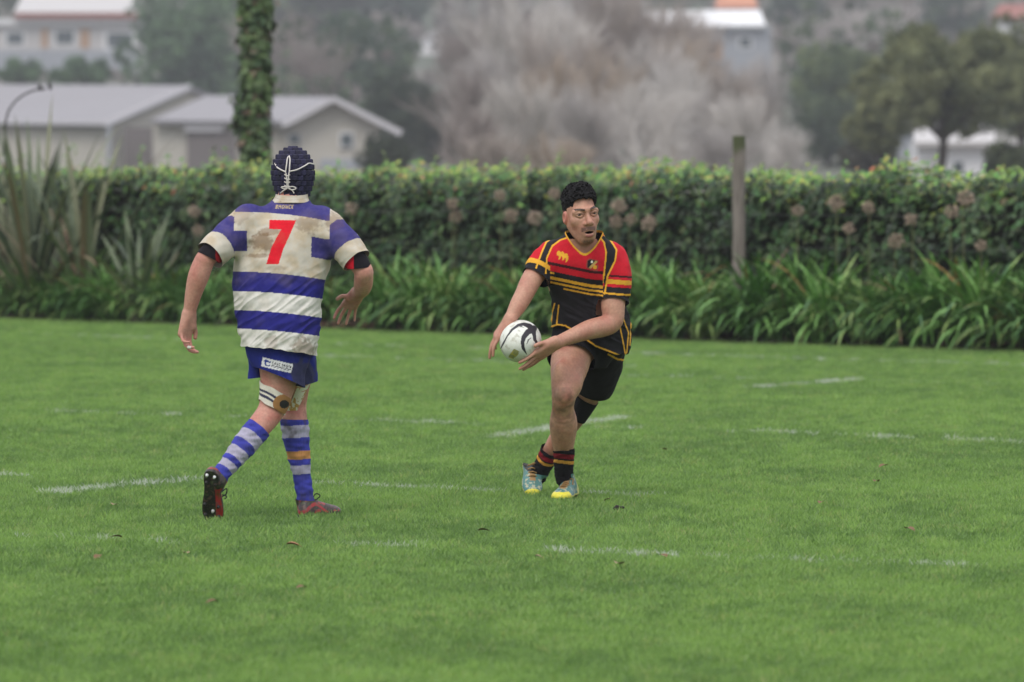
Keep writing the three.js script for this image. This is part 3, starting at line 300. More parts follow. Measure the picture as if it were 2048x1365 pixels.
// ---------- figures: distance fields meshed with surface nets ----------
const smin = (a, b, k) => { const h = Math.max(k - Math.abs(a - b), 0) / k; return Math.min(a, b) - h * h * k * 0.25; };
const smax = (a, b, k) => -smin(-a, -b, k);
function spline(pts, n) {                       // Catmull-Rom through rows of numbers
  if (n < 2) return pts;
  const out = [], N = pts.length, W = pts[0].length;
  for (let i = 0; i < N - 1; i++) for (let s = 0; s < n; s++) {
    const t = s / n, a = pts[Math.max(i - 1, 0)], b = pts[i], c = pts[i + 1], d = pts[Math.min(i + 2, N - 1)], row = [];
    for (let k = 0; k < W; k++) row.push(0.5 * (2 * b[k] + (c[k] - a[k]) * t + (2 * a[k] - 5 * b[k] + 4 * c[k] - d[k]) * t * t + (3 * b[k] - a[k] - 3 * c[k] + d[k]) * t * t * t));
    out.push(row);
  }
  out.push(pts[N - 1]); return out;
}
// tapered tube through [x, y, z, radius] points
function chain(pts, n = 4, grow = 0) {
  const q = spline(pts, n), m = q.length - 1, S = new Float64Array(m * 9);
  const c = [0, 0, 0]; q.forEach((p) => { for (let k = 0; k < 3; k++) c[k] += p[k] / q.length; });
  let R = 0; q.forEach((p) => { R = Math.max(R, Math.hypot(p[0] - c[0], p[1] - c[1], p[2] - c[2]) + p[3] + grow); });
  for (let i = 0; i < m; i++) {
    const a = q[i], b = q[i + 1], dx = b[0] - a[0], dy = b[1] - a[1], dz = b[2] - a[2];
    S.set([a[0], a[1], a[2], dx, dy, dz, 1 / (dx * dx + dy * dy + dz * dz + 1e-12), a[3] + grow, b[3] - a[3]], i * 9);
  }
  const f = (x, y, z) => {
    const far = Math.hypot(x - c[0], y - c[1], z - c[2]) - R; if (far > 0.09) return far;
    let best = 1e9;
    for (let o = 0; o < S.length; o += 9) {
      const px = x - S[o], py = y - S[o + 1], pz = z - S[o + 2], h = clamp((px * S[o + 3] + py * S[o + 4] + pz * S[o + 5]) * S[o + 6], 0, 1);
      const ex = px - S[o + 3] * h, ey = py - S[o + 4] * h, ez = pz - S[o + 5] * h, d = Math.sqrt(ex * ex + ey * ey + ez * ez) - S[o + 7] - S[o + 8] * h;
      if (d < best) best = d;
    }
    return best;
  };
  f.param = (x, y, z) => {                      // [place along 0..1, distance]
    let best = 1e9, at = 0;
    for (let i = 0; i < m; i++) {
      const o = i * 9, px = x - S[o], py = y - S[o + 1], pz = z - S[o + 2], h = clamp((px * S[o + 3] + py * S[o + 4] + pz * S[o + 5]) * S[o + 6], 0, 1);
      const d = Math.hypot(px - S[o + 3] * h, py - S[o + 4] * h, pz - S[o + 5] * h) - S[o + 7] - S[o + 8] * h;
      if (d < best) { best = d; at = (i + h) / m; }
    }
    return [at, best];
  };
  return f;
}
const ball = (cx, cy, cz, rx, ry = rx, rz = rx) => (x, y, z) => {
  const a = (x - cx) / rx, b = (y - cy) / ry, c = (z - cz) / rz, k0 = Math.sqrt(a * a + b * b + c * c);
  if (k0 < 1e-4) return -Math.min(rx, ry, rz);
  const u = a / rx, v = b / ry, w = c / rz; return k0 * (k0 - 1) / Math.sqrt(u * u + v * v + w * w);
};
// trunk from horizontal elliptical sections [x, y, z, rx, rz, yaw] listed from the bottom up
function trunkField(secs, grow = 0) {
  const q = spline(secs, 10), n = q.length, y0 = q[0][1], y1 = q[n - 1][1];
  return (x, y, z) => {
    const yc = clamp(y, y0, y1); let i = 0, j = n - 1;
    while (j - i > 1) { const k = (i + j) >> 1; if (q[k][1] <= yc) i = k; else j = k; }
    const a = q[i], b = q[j], t = (yc - a[1]) / (b[1] - a[1] + 1e-9);
    const cx = mix(a[0], b[0], t), cz = mix(a[2], b[2], t), rx = mix(a[3], b[3], t) + grow, rz = mix(a[4], b[4], t) + grow, w = mix(a[5], b[5], t), cs = Math.cos(w), sn = Math.sin(w);
    const dx = x - cx, dz = z - cz, u = (dx * cs - dz * sn) / rx, v = (dx * sn + dz * cs) / rz, k0 = Math.hypot(u, v);
    const d = k0 < 1e-4 ? -Math.min(rx, rz) : k0 * (k0 - 1) / Math.hypot(u / rx, v / rz), dy = Math.abs(y - yc);
    return dy > 0 ? (d > 0 ? Math.hypot(d, dy) : Math.max(d, dy)) : d;
  };
}
function surfaceNets(f, lo, hi, cell) {
  const N = 8, B = N * cell, nb = [0, 1, 2].map((k) => Math.ceil((hi[k] - lo[k]) / B)), reach = B * 0.87 * (f.loose ?? 1.12) + cell, M = N + 1;
  const nx = nb[0] * N + 2, ny = nb[1] * N + 2, ids = new Map(), pos = [], cells = [], val = new Float32Array(M * M * M);
  const key = (i, j, k) => (k * ny + j) * nx + i;
  for (let bk = 0; bk < nb[2]; bk++) for (let bj = 0; bj < nb[1]; bj++) for (let bi = 0; bi < nb[0]; bi++) {
    const ox = lo[0] + bi * B, oy = lo[1] + bj * B, oz = lo[2] + bk * B;
    if (Math.abs(f(ox + B / 2, oy + B / 2, oz + B / 2)) > reach) continue;
    let any = 0; for (let k = 0, o = 0; k < M; k++) for (let j = 0; j < M; j++) for (let i = 0; i < M; i++, o++) { const v = f(ox + i * cell, oy + j * cell, oz + k * cell); val[o] = v; any |= v < 0 ? 1 : 2; }
    if (any !== 3) continue;
    for (let k = 0; k < N; k++) for (let j = 0; j < N; j++) for (let i = 0; i < N; i++) {
      const o = (k * M + j) * M + i; let bits = 0;
      const c = [val[o], val[o + 1], val[o + M], val[o + M + 1], val[o + M * M], val[o + M * M + 1], val[o + M * M + M], val[o + M * M + M + 1]];
      for (let e = 0; e < 8; e++) if (c[e] < 0) bits |= 1 << e;
      if (bits === 0 || bits === 255) continue;
      let sx = 0, sy = 0, sz = 0, n = 0;
      for (let e = 0; e < 8; e++) for (let ax = 1; ax < 8; ax <<= 1) if (!(e & ax)) {
        const g = e | ax; if ((c[e] < 0) === (c[g] < 0)) continue;
        const t = c[e] / (c[e] - c[g]);
        sx += (e & 1) + (ax === 1 ? t : 0); sy += ((e >> 1) & 1) + (ax === 2 ? t : 0); sz += ((e >> 2) & 1) + (ax === 4 ? t : 0); n++;
      }
      ids.set(key(bi * N + i + 1, bj * N + j + 1, bk * N + k + 1), pos.length / 3);
      pos.push(ox + (i + sx / n) * cell, oy + (j + sy / n) * cell, oz + (k + sz / n) * cell);
      cells.push(bi * N + i + 1, bj * N + j + 1, bk * N + k + 1, bits);
    }
  }
  const idx = [], quad = (a, b, c, d, flip) => { if (a === undefined || b === undefined || c === undefined || d === undefined) return; flip ? idx.push(a, c, b, a, d, c) : idx.push(a, b, c, a, c, d); };
  for (let q = 0; q < cells.length; q += 4) {
    const i = cells[q], j = cells[q + 1], k = cells[q + 2], b = cells[q + 3], s = b & 1, me = ids.get(key(i, j, k));
    if (s !== ((b >> 1) & 1)) quad(me, ids.get(key(i, j - 1, k)), ids.get(key(i, j - 1, k - 1)), ids.get(key(i, j, k - 1)), !s);
    if (s !== ((b >> 2) & 1)) quad(me, ids.get(key(i, j, k - 1)), ids.get(key(i - 1, j, k - 1)), ids.get(key(i - 1, j, k)), !s);
    if (s !== ((b >> 4) & 1)) quad(me, ids.get(key(i - 1, j, k)), ids.get(key(i - 1, j - 1, k)), ids.get(key(i, j - 1, k)), !s);
  }
  return { pos, idx };
}
function clipMesh(m, g) {                       // keeps what lies where g < 0, with clean edges
  const n0 = m.pos.length / 3, gv = new Float64Array(n0), pos = m.pos.slice(), idx = [], cache = new Map();
  for (let i = 0; i < n0; i++) gv[i] = g(pos[i * 3], pos[i * 3 + 1], pos[i * 3 + 2]);
  const cut = (a, b) => {
    const k = a < b ? a * n0 + b : b * n0 + a; if (cache.has(k)) return cache.get(k);
    const t = gv[a] / (gv[a] - gv[b]), id = pos.length / 3;
    for (let c = 0; c < 3; c++) pos.push(mix(pos[a * 3 + c], pos[b * 3 + c], t));
    cache.set(k, id); return id;
  };
  for (let q = 0; q < m.idx.length; q += 3) {
    const t = [m.idx[q], m.idx[q + 1], m.idx[q + 2]], inn = t.map((i) => gv[i] < 0), n = inn[0] + inn[1] + inn[2];
    if (n === 3) idx.push(...t); else if (n) {
      const s = n === 1 ? inn.indexOf(true) : inn.indexOf(false), a = t[s], b = t[(s + 1) % 3], c = t[(s + 2) % 3];
      if (n === 1) idx.push(a, cut(a, b), cut(a, c)); else { const ab = cut(a, b), ac = cut(a, c); idx.push(ab, b, c, ab, c, ac); }
    }
  }
  return { pos, idx };
}
function toGeometry(m, color) {
  const map = new Int32Array(m.pos.length / 3).fill(-1), pos = [], idx = new Uint32Array(m.idx.length);
  for (let i = 0; i < m.idx.length; i++) { const v = m.idx[i]; if (map[v] < 0) { map[v] = pos.length / 3; pos.push(m.pos[v * 3], m.pos[v * 3 + 1], m.pos[v * 3 + 2]); } idx[i] = map[v]; }
  const g = new THREE.BufferGeometry();
  g.setAttribute('position', new THREE.Float32BufferAttribute(pos, 3)); g.setIndex(new THREE.BufferAttribute(idx, 1)); g.computeVertexNormals();
  if (color) {
    const c = new Float32Array(pos.length), nn = g.attributes.normal.array;
    for (let i = 0; i < pos.length; i += 3) { const r = color(pos[i], pos[i + 1], pos[i + 2], nn[i], nn[i + 1], nn[i + 2]); c[i] = r[0]; c[i + 1] = r[1]; c[i + 2] = r[2]; }
    g.setAttribute('color', new THREE.BufferAttribute(c, 3));
  }
  return g;
}
function solid(f, lo, hi, cell, color, ...cuts) { let m = surfaceNets(f, lo, hi, cell); for (const c of cuts) m = clipMesh(m, c); return toGeometry(m, color); }
const plane = (h, d) => { const l = Math.hypot(...d); return (x, y, z) => ((x - h[0]) * d[0] + (y - h[1]) * d[1] + (z - h[2]) * d[2]) / l; };
const near = (h, r, g) => (x, y, z) => Math.hypot(x - h[0], y - h[1], z - h[2]) < r ? g(x, y, z) : -1;
const cuff = (sleeve, trunk, g) => (x, y, z) => sleeve(x, y, z) < trunk(x, y, z) ? g(x, y, z) : -1;
// 2-D outline tests for prints on cloth
function inside(poly, x, y) { let c = false; for (let i = 0, j = poly.length - 1; i < poly.length; j = i++) { const [a, b] = poly[i], [p, q] = poly[j]; if ((b > y) !== (q > y) && x < (p - a) * (y - b) / (q - b) + a) c = !c; } return c; }
function lineDist(line, x, y) {                 // [distance, place along]
  let best = 1e9, at = 0;
  for (let i = 0; i < line.length - 1; i++) {
    const [a, b] = line[i], [p, q] = line[i + 1], dx = p - a, dy = q - b, h = clamp(((x - a) * dx + (y - b) * dy) / (dx * dx + dy * dy), 0, 1), d = Math.hypot(x - a - dx * h, y - b - dy * h);
    if (d < best) { best = d; at = (i + h) / (line.length - 1); }
  }
  return [best, at];
}
function stroke(pts, w, x, y) { const q = lineDist(pts, x, y), k = q[1] * (w.length - 1), i = Math.min(Math.floor(k), w.length - 2); return q[0] < mix(w[i], w[i + 1], k - i); }
function lettering(w, h, draw) {                // a small print: sampled as (u, v) in 0..1, v up
  const c = document.createElement('canvas'); c.width = w; c.height = h; const x = c.getContext('2d'); draw(x, w, h);
  const d = x.getImageData(0, 0, w, h).data;
  return (u, v) => { const i = clamp(Math.floor(u * w), 0, w - 1), j = clamp(Math.floor((1 - v) * h), 0, h - 1), o = (j * w + i) * 4; return [d[o] / 255, d[o + 1] / 255, d[o + 2] / 255, d[o + 3] / 255]; };
}
// hand in its own frame: wrist at 0, fingers along +y, thumb towards +x, palm towards +z; returned as a world-space field
function handField(wrist, fwd, palm, side, curl, splay, thumb, size = 1) {
  const Y = V(...fwd).normalize(), Z = V(...palm); Z.addScaledVector(Y, -Z.dot(Y)).normalize(); const X = Y.clone().cross(Z).multiplyScalar(side);
  const P = (x, y, z) => { const p = V(...wrist).addScaledVector(X, x * size).addScaledVector(Y, y * size).addScaledVector(Z, z * size); return [p.x, p.y, p.z]; };
  const base = [[0.027, 0.092], [0.008, 0.097], [-0.011, 0.092], [-0.028, 0.082]], len = [[0.045, 0.027, 0.023], [0.05, 0.031, 0.024], [0.046, 0.029, 0.023], [0.036, 0.022, 0.02]], rad = [0.0094, 0.0096, 0.009, 0.0078];
  const palmF = base.map(([x, y]) => chain([[...P(x * 0.55, -0.01, 0), 0.021 * size], [...P(x * 0.85, 0.045, 0.001), 0.0165 * size], [...P(x, y, 0), 0.0125 * size]], 3));
  const mound = chain([[...P(0.015, 0.012, 0.006), 0.02 * size], [...P(0.026, 0.04, 0.012), 0.0165 * size]], 1);
  const fingers = base.map(([x, y], i) => {
    let px = x, py = y, pz = 0, a = 0; const s = splay[i], pts = [[...P(px, py - 0.006, pz), rad[i] * 1.12 * size]];
    for (let j = 0; j < 3; j++) { a += curl[i][j]; const l = len[i][j], c = Math.cos(a) * l; px += Math.sin(s) * c; py += Math.cos(s) * c; pz += Math.sin(a) * l; pts.push([...P(px, py, pz), (rad[i] - 0.0008 * (j + 1)) * size]); }
    return chain(pts, 2);
  });
  { let [px, py, pz] = [0.028, 0.032, 0.01]; const pts = [[...P(px, py, pz), 0.0135 * size]];
    for (const [dx, dy, dz] of thumb) { const l = Math.hypot(dx, dy, dz), s = pts.length === 1 ? 0.034 : 0.028; px += dx / l * s; py += dy / l * s; pz += dz / l * s; pts.push([...P(px, py, pz), (0.0118 - 0.0012 * pts.length) * size]); }
    fingers.push(chain(pts, 2)); }
  const c = P(0.01, 0.08, 0.01), R = 0.155 * size;
  const f = (x, y, z) => {
    const far = Math.hypot(x - c[0], y - c[1], z - c[2]) - R; if (far > 0.06) return far;
    let d = palmF[0](x, y, z); for (let i = 1; i < 4; i++) d = smin(d, palmF[i](x, y, z), 0.018);
    d = smin(d, mound(x, y, z), 0.014);
    let e = fingers[0](x, y, z); for (let i = 1; i < 5; i++) e = Math.min(e, fingers[i](x, y, z));
    return smin(d, e, 0.007);
  };
  f.P = P; f.fingers = fingers; f.centre = c; f.R = R; return f;
}
function bounds(pad, ...pts) { const lo = [1e9, 1e9, 1e9], hi = [-1e9, -1e9, -1e9]; for (const p of pts) for (let k = 0; k < 3; k++) { lo[k] = Math.min(lo[k], p[k] - pad); hi[k] = Math.max(hi[k], p[k] + pad); } return [lo, hi]; }
const skinTone = (base, red) => (x, y, z, k = 1) => { const n = fbm(x * 9, y * 9, z * 9, 3), f = 1 + 0.1 * noise3(x * 60, y * 60, z * 60); return lerp3(base, red, clamp(0.35 + n * 0.9, 0, 1) * k).map((c) => c * f); };
const cloth = (o = {}) => vcol(0.95, { specularIntensity: 0.5, ...o });

// a boot: flat sole from heel to toe, rounded upper; returns [field, local coordinates]
function footField(heel, toe, up, wide = 1) {
  const a = V(...heel), F = V(...toe).sub(a), L = F.length(); F.normalize();
  const U = V(...up); U.addScaledVector(F, -U.dot(F)).normalize(); const X = F.clone().cross(U);
  const q = spline([[-0.02, 0.012, 0.035], [0.03, 0.028, 0.062], [0.15, 0.035, 0.084], [0.3, 0.034, 0.086], [0.45, 0.037, 0.07], [0.62, 0.045, 0.056], [0.78, 0.047, 0.045], [0.9, 0.04, 0.037], [0.97, 0.028, 0.029], [1.01, 0.01, 0.016]], 6), n = q.length;
  const at = (x, y, z) => { const px = x - a.x, py = y - a.y, pz = z - a.z; return [(px * F.x + py * F.y + pz * F.z) / L, px * X.x + py * X.y + pz * X.z, px * U.x + py * U.y + pz * U.z]; };
  const f = (x, y, z) => {
    const [t, l, h] = at(x, y, z), tc = clamp(t, -0.02, 1.01); let i = 0; while (i < n - 2 && q[i + 1][0] < tc) i++;
    const k = clamp((tc - q[i][0]) / (q[i + 1][0] - q[i][0]), 0, 1), w = mix(q[i][1], q[i + 1][1], k) * wide, H = mix(q[i][2], q[i + 1][2], k);
    const hh = (h - 0.012) / (h > 0.012 ? H - 0.012 : 0.03), u = l / w, k0 = Math.hypot(u, hh), d = k0 < 1e-4 ? -w : k0 * (k0 - 1) / Math.hypot(u / w, hh / (h > 0.012 ? H - 0.012 : 0.03)), e = Math.abs(t - tc) * L;
    return smax(e > 0 ? Math.hypot(Math.max(d, 0), e) : d, -h, 0.006);
  };
  f.at = at; f.place = (t, l, h) => { const p = a.clone().addScaledVector(F, t * L).addScaledVector(X, l).addScaledVector(U, h); return [p.x, p.y, p.z]; }; f.U = U; return f;
}

// ---------- the player in blue and white hoops, seen from behind ----------
function playerA() {
  const P = thing('person', 'player in blue and white hooped jersey number 7 and dark headguard, back turned', 'person', [-1.0767, 0, -26.9392]);
  const skin = skinTone(lin(196, 146, 130), lin(184, 116, 104)), cell = 0.0038;
  // body
  const trunk = [[0.0256, 0.7422, 0, 0.135, 0.125, 0], [0.0257, 0.8815, 0, 0.155, 0.12, 0], [0.0255, 0.9936, -0.01, 0.16, 0.105, 0], [0.0293, 1.083, -0.03, 0.175, 0.11, 0], [0.0421, 1.1951, -0.05, 0.19, 0.115, 0], [0.0505, 1.2849, -0.07, 0.185, 0.11, 0], [0.0588, 1.3522, -0.09, 0.15, 0.085, 0], [0.0761, 1.4151, -0.11, 0.085, 0.065, 0], [0.0824, 1.4533, -0.125, 0.062, 0.062, 0]];
  const torso = trunkField(trunk), neck = chain([[0.0761, 1.3971, -0.11, 0.06], [0.0842, 1.5096, -0.14, 0.058]], 1);
  const head = ball(0.0861, 1.5592, -0.15, 0.083, 0.1, 0.1), jaw = ball(0.0887, 1.5049, -0.2, 0.06, 0.06, 0.055), nose = ball(0.0888, 1.5432, -0.262, 0.014, 0.02, 0.016);
  const armL = chain([[-0.1102, 1.3526, -0.04, 0.062], [-0.1991, 1.2771, 0.03, 0.053], [-0.2836, 1.1928, 0.09, 0.045], [-0.3061, 1.157, 0.09, 0.046], [-0.3288, 1.0964, 0.085, 0.047], [-0.3521, 1.0178, 0.07, 0.037], [-0.3735, 0.9232, 0.05, 0.0255]]);
  const armR = chain([[0.218, 1.3436, -0.04, 0.062], [0.3185, 1.2455, 0.02, 0.053], [0.4047, 1.1363, 0.06, 0.043], [0.4112, 1.1048, 0.05, 0.043], [0.4076, 1.0612, 0, 0.042], [0.3969, 1.0327, -0.07, 0.034], [0.3768, 1.0175, -0.15, 0.026]]);
  const legL = chain([[0.0122, 0.8702, 0, 0.1], [0.0281, 0.6684, 0.01, 0.085], [0.0168, 0.5717, 0.01, 0.071], [-0.008, 0.4931, 0.01, 0.06], [-0.0599, 0.4233, 0.06, 0.055], [-0.1295, 0.3337, 0.11, 0.05], [-0.1926, 0.2551, 0.15, 0.037], [-0.2317, 0.2049, 0.175, 0.034]]);
  const legR = chain([[0.0605, 0.8807, -0.03, 0.1], [0.0937, 0.6758, -0.1, 0.08], [0.0963, 0.5724, -0.15, 0.06], [0.0935, 0.504, -0.165, 0.053], [0.0962, 0.4028, -0.15, 0.059], [0.1119, 0.2898, -0.15, 0.047], [0.1276, 0.188, -0.15, 0.036], [0.1388, 0.1133, -0.15, 0.034]]);
  const handL = handField([-0.3735, 0.9187, 0.05], [-0.22, -1, -0.02], [0.75, 0, 0.66], -1, [[0.55, 0.55, 0.35], [0.65, 0.6, 0.4], [0.75, 0.65, 0.4], [0.8, 0.6, 0.4]], [0.08, 0, -0.06, -0.12], [[0.55, 0.75, 0.1], [0.1, 1, 0.15]], 1.0);
  const handR = handField([0.3768, 1.0175, -0.15], [-0.42, -0.62, -0.62], [-0.15, -0.75, 0.6], 1, [[0.45, 0.5, 0.3], [0.3, 0.45, 0.3], [0.25, 0.3, 0.2], [0.2, 0.3, 0.2]], [0.35, 0.08, -0.18, -0.42], [[0.95, 0.2, 0.1], [0.6, 0.6, 0.5]], 0.92);
  const f = (x, y, z) => {
    let d = torso(x, y, z); d = smin(d, neck(x, y, z), 0.03);
    d = smin(d, smin(smin(head(x, y, z), jaw(x, y, z), 0.03), nose(x, y, z), 0.015), 0.02);
    d = smin(d, armL(x, y, z), 0.03); d = smin(d, armR(x, y, z), 0.03);
    const l = legL(x, y, z), r = legR(x, y, z);
    d = smin(d, y > 0.5 ? smin(l, r, 0.03) : Math.min(l, r), 0.04);
    return smin(smin(d, handL(x, y, z), 0.012), handR(x, y, z), 0.012);
  };
  const tapeAt = handL.P(0, 0.155, 0.09);
  const [lo, hi] = bounds(0.16, [-0.3737, 0.7595, 0.05], [0.3896, 1.6676, -0.2], [-0.2256, 0.2114, 0.3], [0.137, 0.0833, -0.2]);
  const mud = lin(120, 84, 62);
  part('body', solid(f, lo, hi, cell, (x, y, z) => {
    const ring = handL.fingers[2].param(x, y, z);
    if (ring[1] < 0.004 && ring[0] > 0.55 && ring[0] < 0.85) return lin(226, 224, 218);
    const knees = Math.exp(-Math.pow((y - 0.5) / 0.05, 2)) * 0.5, c = skin(x, y, z, 1 + knees);
    return lerp3(c, mud, y < 0.56 && y > 0.4 && z < -0.05 ? sstep(0.1, 0.5, fbm(x * 14, y * 14, z * 14)) * 0.6 : 0);
  }), vcol(0.62, { sheen: 0.1 }), P);

  // jersey
  const J = [[0.0257, 0.7199, 0.005, 0.166, 0.172, 0], [0.028, 0.7693, 0.005, 0.168, 0.168, 0], [0.028, 0.9039, 0, 0.183, 0.152, 0], [0.0244, 0.9936, -0.01, 0.193, 0.14, 0], [0.0293, 1.083, -0.03, 0.207, 0.14, 0], [0.0399, 1.1726, -0.05, 0.217, 0.142, 0], [0.0482, 1.2624, -0.07, 0.213, 0.138, 0], [0.0522, 1.3297, -0.085, 0.188, 0.12, 0], [0.0609, 1.3747, -0.095, 0.152, 0.1, 0], [0.0718, 1.4151, -0.105, 0.108, 0.085, 0], [0.0806, 1.4376, -0.113, 0.084, 0.08, 0], [0.0805, 1.4691, -0.115, 0.075, 0.074, 0]];
  const jt = trunkField(J), sL = chain([[-0.1084, 1.3436, -0.05, 0.08], [-0.1951, 1.2725, 0.02, 0.077], [-0.2772, 1.1927, 0.085, 0.071], [-0.3182, 1.1529, 0.115, 0.071]]), sR = chain([[0.2132, 1.3391, -0.05, 0.08], [0.3117, 1.2544, 0.015, 0.076], [0.3822, 1.1676, 0.055, 0.07], [0.4185, 1.1231, 0.075, 0.07]]);
  const hemL = [-0.2705, 1.1972, 0.085], hemR = [0.38, 1.1721, 0.055], arm = (x) => Math.abs(x - 0.05);
  const fold = (x, y, z) => {
    const a = x * 0.78 + y * 0.62, b = -x * 0.62 + y * 0.78, low = sstep(1.25, 0.95, y);
    const n = fbm(a * 3.2, b * 15, z * 3, 2), side = fbm(x * 5 + 9, y * 11, z * 5, 2);
    return -(0.011 * low * (1 - Math.abs(n) * 2.2) + 0.007 * side + 0.006 * noise3(x * 9, y * 5 + x * 6, z * 9 + 4)) * 0.8;
  };
  const jf = (x, y, z) => { const d = smin(smin(jt(x, y, z), sL(x, y, z), 0.05), sR(x, y, z), 0.05); return Math.abs(d) > 0.05 ? d : d + fold(x, y, z); };
  const cuts = [
    (x, y, z) => x > -0.1765 && x < 0.2861 ? (0.7871 - 0.045 * Math.pow(clamp((x - -0.1451) / 0.35, 0, 1), 2) - y) + 0.004 * noise3(x * 20, 0, z * 20) : -1,
    cuff(sL, jt, plane(hemL, [-0.17, -0.165, 0.13])), cuff(sR, jt, plane(hemR, [0.13, -0.17, 0.08])),
    near([0.0803, 1.4691, -0.12], 0.12, (x, y, z) => y - (1.4473 + (z + 0.12) * -0.25)),
  ];
  const blue = lin(38, 38, 118), white = lin(208, 206, 200), grime = lin(176, 158, 128), brown = lin(124, 98, 70), navy = lin(34, 30, 80);
  const seven = [[-0.013, 1.353], [0.1071, 1.3508], [0.0823, 1.2902], [0.0531, 1.2251], [0.0317, 1.1555], [-0.0233, 1.1566], [-0.0031, 1.2251], [0.0262, 1.2834], [0.0419, 1.3104], [-0.0142, 1.3126]];
  const stains = [[-0.0412, 1.2475, 0.052, 0.042, 0.75], [-0.003, 1.2991, 0.05, 0.018, 0.6], [-0.0682, 1.1936, 0.055, 0.012, 0.55], [0.1609, 1.3351, 0.06, 0.05, 0.5], [0.1424, 0.7826, 0.06, 0.045, 0.55], [0.0032, 0.8118, 0.03, 0.03, 0.35], [-0.1443, 1.3754, 0.05, 0.035, 0.4], [0.2777, 1.344, 0.04, 0.04, 0.55], [0.026, 1.1375, 0.05, 0.012, 0.3]];
  const makers = lettering(160, 28, (c, w, h) => { c.fillStyle = '#b9a57c'; c.font = 'bold 30px sans-serif'; c.textAlign = 'center'; c.transform(1, 0, -0.2, 1, 4, 0); c.fillText('BHONCE', w / 2, 23, w - 8); });
  const jersey = part('jersey', solid(jf, ...bounds(0.11, [-0.3175, 1.1308, 0.13], [0.4337, 1.464, -0.24], [0.0302, 0.7281, 0.12]), 0.0034, (x, y, z, nx, ny, nz) => {
    const dl = sL.param(x, y, z), dr = sR.param(x, y, z), dt = jt(x, y, z); let c, inBlue = false;
    const n = fbm(x * 8, y * 8, z * 8), fine = fbm(x * 40, y * 40, z * 40, 2);
    const sl = dl[1] < dr[1] ? dl : dr, sleeve = sl[1] < dt + 0.03 && (x < -0.1675 || x > 0.2592);
    if (sleeve) { const s = sl[0] + 0.02 * n; inBlue = s > 0.2 && s < 0.45; c = inBlue ? blue : s > 0.75 ? navy : white; if (dr[1] < dl[1] && Math.abs(s - 0.36) < 0.05 && nx > 0.75 && fine > -0.25) c = white; }
    else {
      const ye = y + 0.04 * Math.pow(clamp((x - -0.1743) / 0.42, 0, 1), 2.2);
      inBlue = ye > 1.3889 || (ye < 1.1218 && ye > 1.0342) || (ye < 0.9489 && ye > 0.8658) || (ye < 1.3059 && ye > 1.2138 && (x < -0.1114 || x > 0.1761));
      c = inBlue ? blue : white;
    }
    const upper = sstep(1.04, 1.14, y + 0.06 * n);
    c = lerp3(c, grime, (inBlue ? 0.1 : 0.62) * upper * (0.55 + 0.45 * sstep(-0.4, 0.4, n + 0.6 * fine)) + (inBlue ? 0.03 : 0.16) * sstep(0.05, 0.5, n));
    if (nz > 0) {
      for (const [sx, sy, rx, ry, k] of stains) { const q = Math.hypot((x - sx) / rx, (y - sy) / ry) + n * 0.7 + fine * 0.5; c = lerp3(c, brown, (inBlue ? 0.4 : 1) * k * sstep(1.25, 0.65, q)); }
      if (!sleeve && inside(seven, x, y)) { c = lerp3(lin(214, 26, 44), brown, 0.18 * sstep(0, 0.4, n + fine)); }
      const u = (x - -0.0013) / (0.1065 - -0.0013), v = (y - 1.399) / (1.4214 - 1.399); if (u > 0 && u < 1 && v > 0 && v < 1) { const t = makers(u, v); c = lerp3(c, lin(185, 165, 124), t[3]); }
    }
    return c.map((q) => q * (1 + 0.12 * fine));
  }, ...cuts), cloth(), P);
  part('collar', solid(trunkField([[0.0783, 1.4286, -0.112, 0.092, 0.088, 0], [0.0804, 1.4466, -0.117, 0.079, 0.077, 0], [0.0826, 1.4601, -0.121, 0.074, 0.072, 0], [0.0846, 1.4758, -0.126, 0.071, 0.07, 0]]), ...bounds(0.14, [0.0804, 1.4556, -0.118]), 0.003, (x, y, z) => { const n = fbm(x * 14, y * 14, z * 14); return lerp3(white, grime, clamp(0.6 + 0.6 * n, 0, 1)).map((q) => q * (Math.abs(y - 1.4585 + 0.2 * (z + 0.12)) < 0.0015 ? 0.8 : 0.95)); }, (x, y, z) => 1.4338 - y - 0.25 * (z + 0.12), (x, y, z) => y - 1.4697 + 0.12 * (z + 0.12)), cloth(), jersey);
  // black and red undershirt sleeves below the jersey cuffs
  const uL = chain([[-0.2099, 1.2592, 0.04, 0.058], [-0.2749, 1.1927, 0.085, 0.056], [-0.3081, 1.1481, 0.095, 0.053]]), uR = chain([[0.3323, 1.2232, 0.03, 0.058], [0.3822, 1.1609, 0.055, 0.053], [0.4047, 1.1184, 0.06, 0.049]]);
  part('undershirt_sleeve', solid(uL, ...bounds(0.09, [-0.2099, 1.2592, 0.04], [-0.3081, 1.1481, 0.095]), 0.0034, (x, y, z) => x > -0.2484 ? lin(150, 28, 36) : lin(30, 26, 32), plane([-0.2658, 1.1771, 0.09], [-0.1, -0.2, 0.02])), cloth(), jersey);
  part('undershirt_sleeve', solid(uR, ...bounds(0.09, [0.3323, 1.2232, 0.03], [0.4047, 1.1184, 0.06]), 0.0034, (x, y, z) => { const d = Math.hypot(x - 0.3625, y - 1.1195); return d < 0.012 ? lin(225, 228, 226) : x < 0.3692 && y > 1.1263 ? lin(205, 28, 48) : lin(27, 25, 32); }, plane([0.3798, 1.1406, 0.05], [0.02, -0.2, -0.02])), cloth(), jersey);

  // shorts
  const sBlue = lin(38, 46, 128), sf = (t) => (x, y, z) => t(x, y, z) - 0.004 * fbm(x * 12, y * 7, z * 12, 2) - 0.004 * noise3(x * 22 + y * 9, y * 6, z * 14);
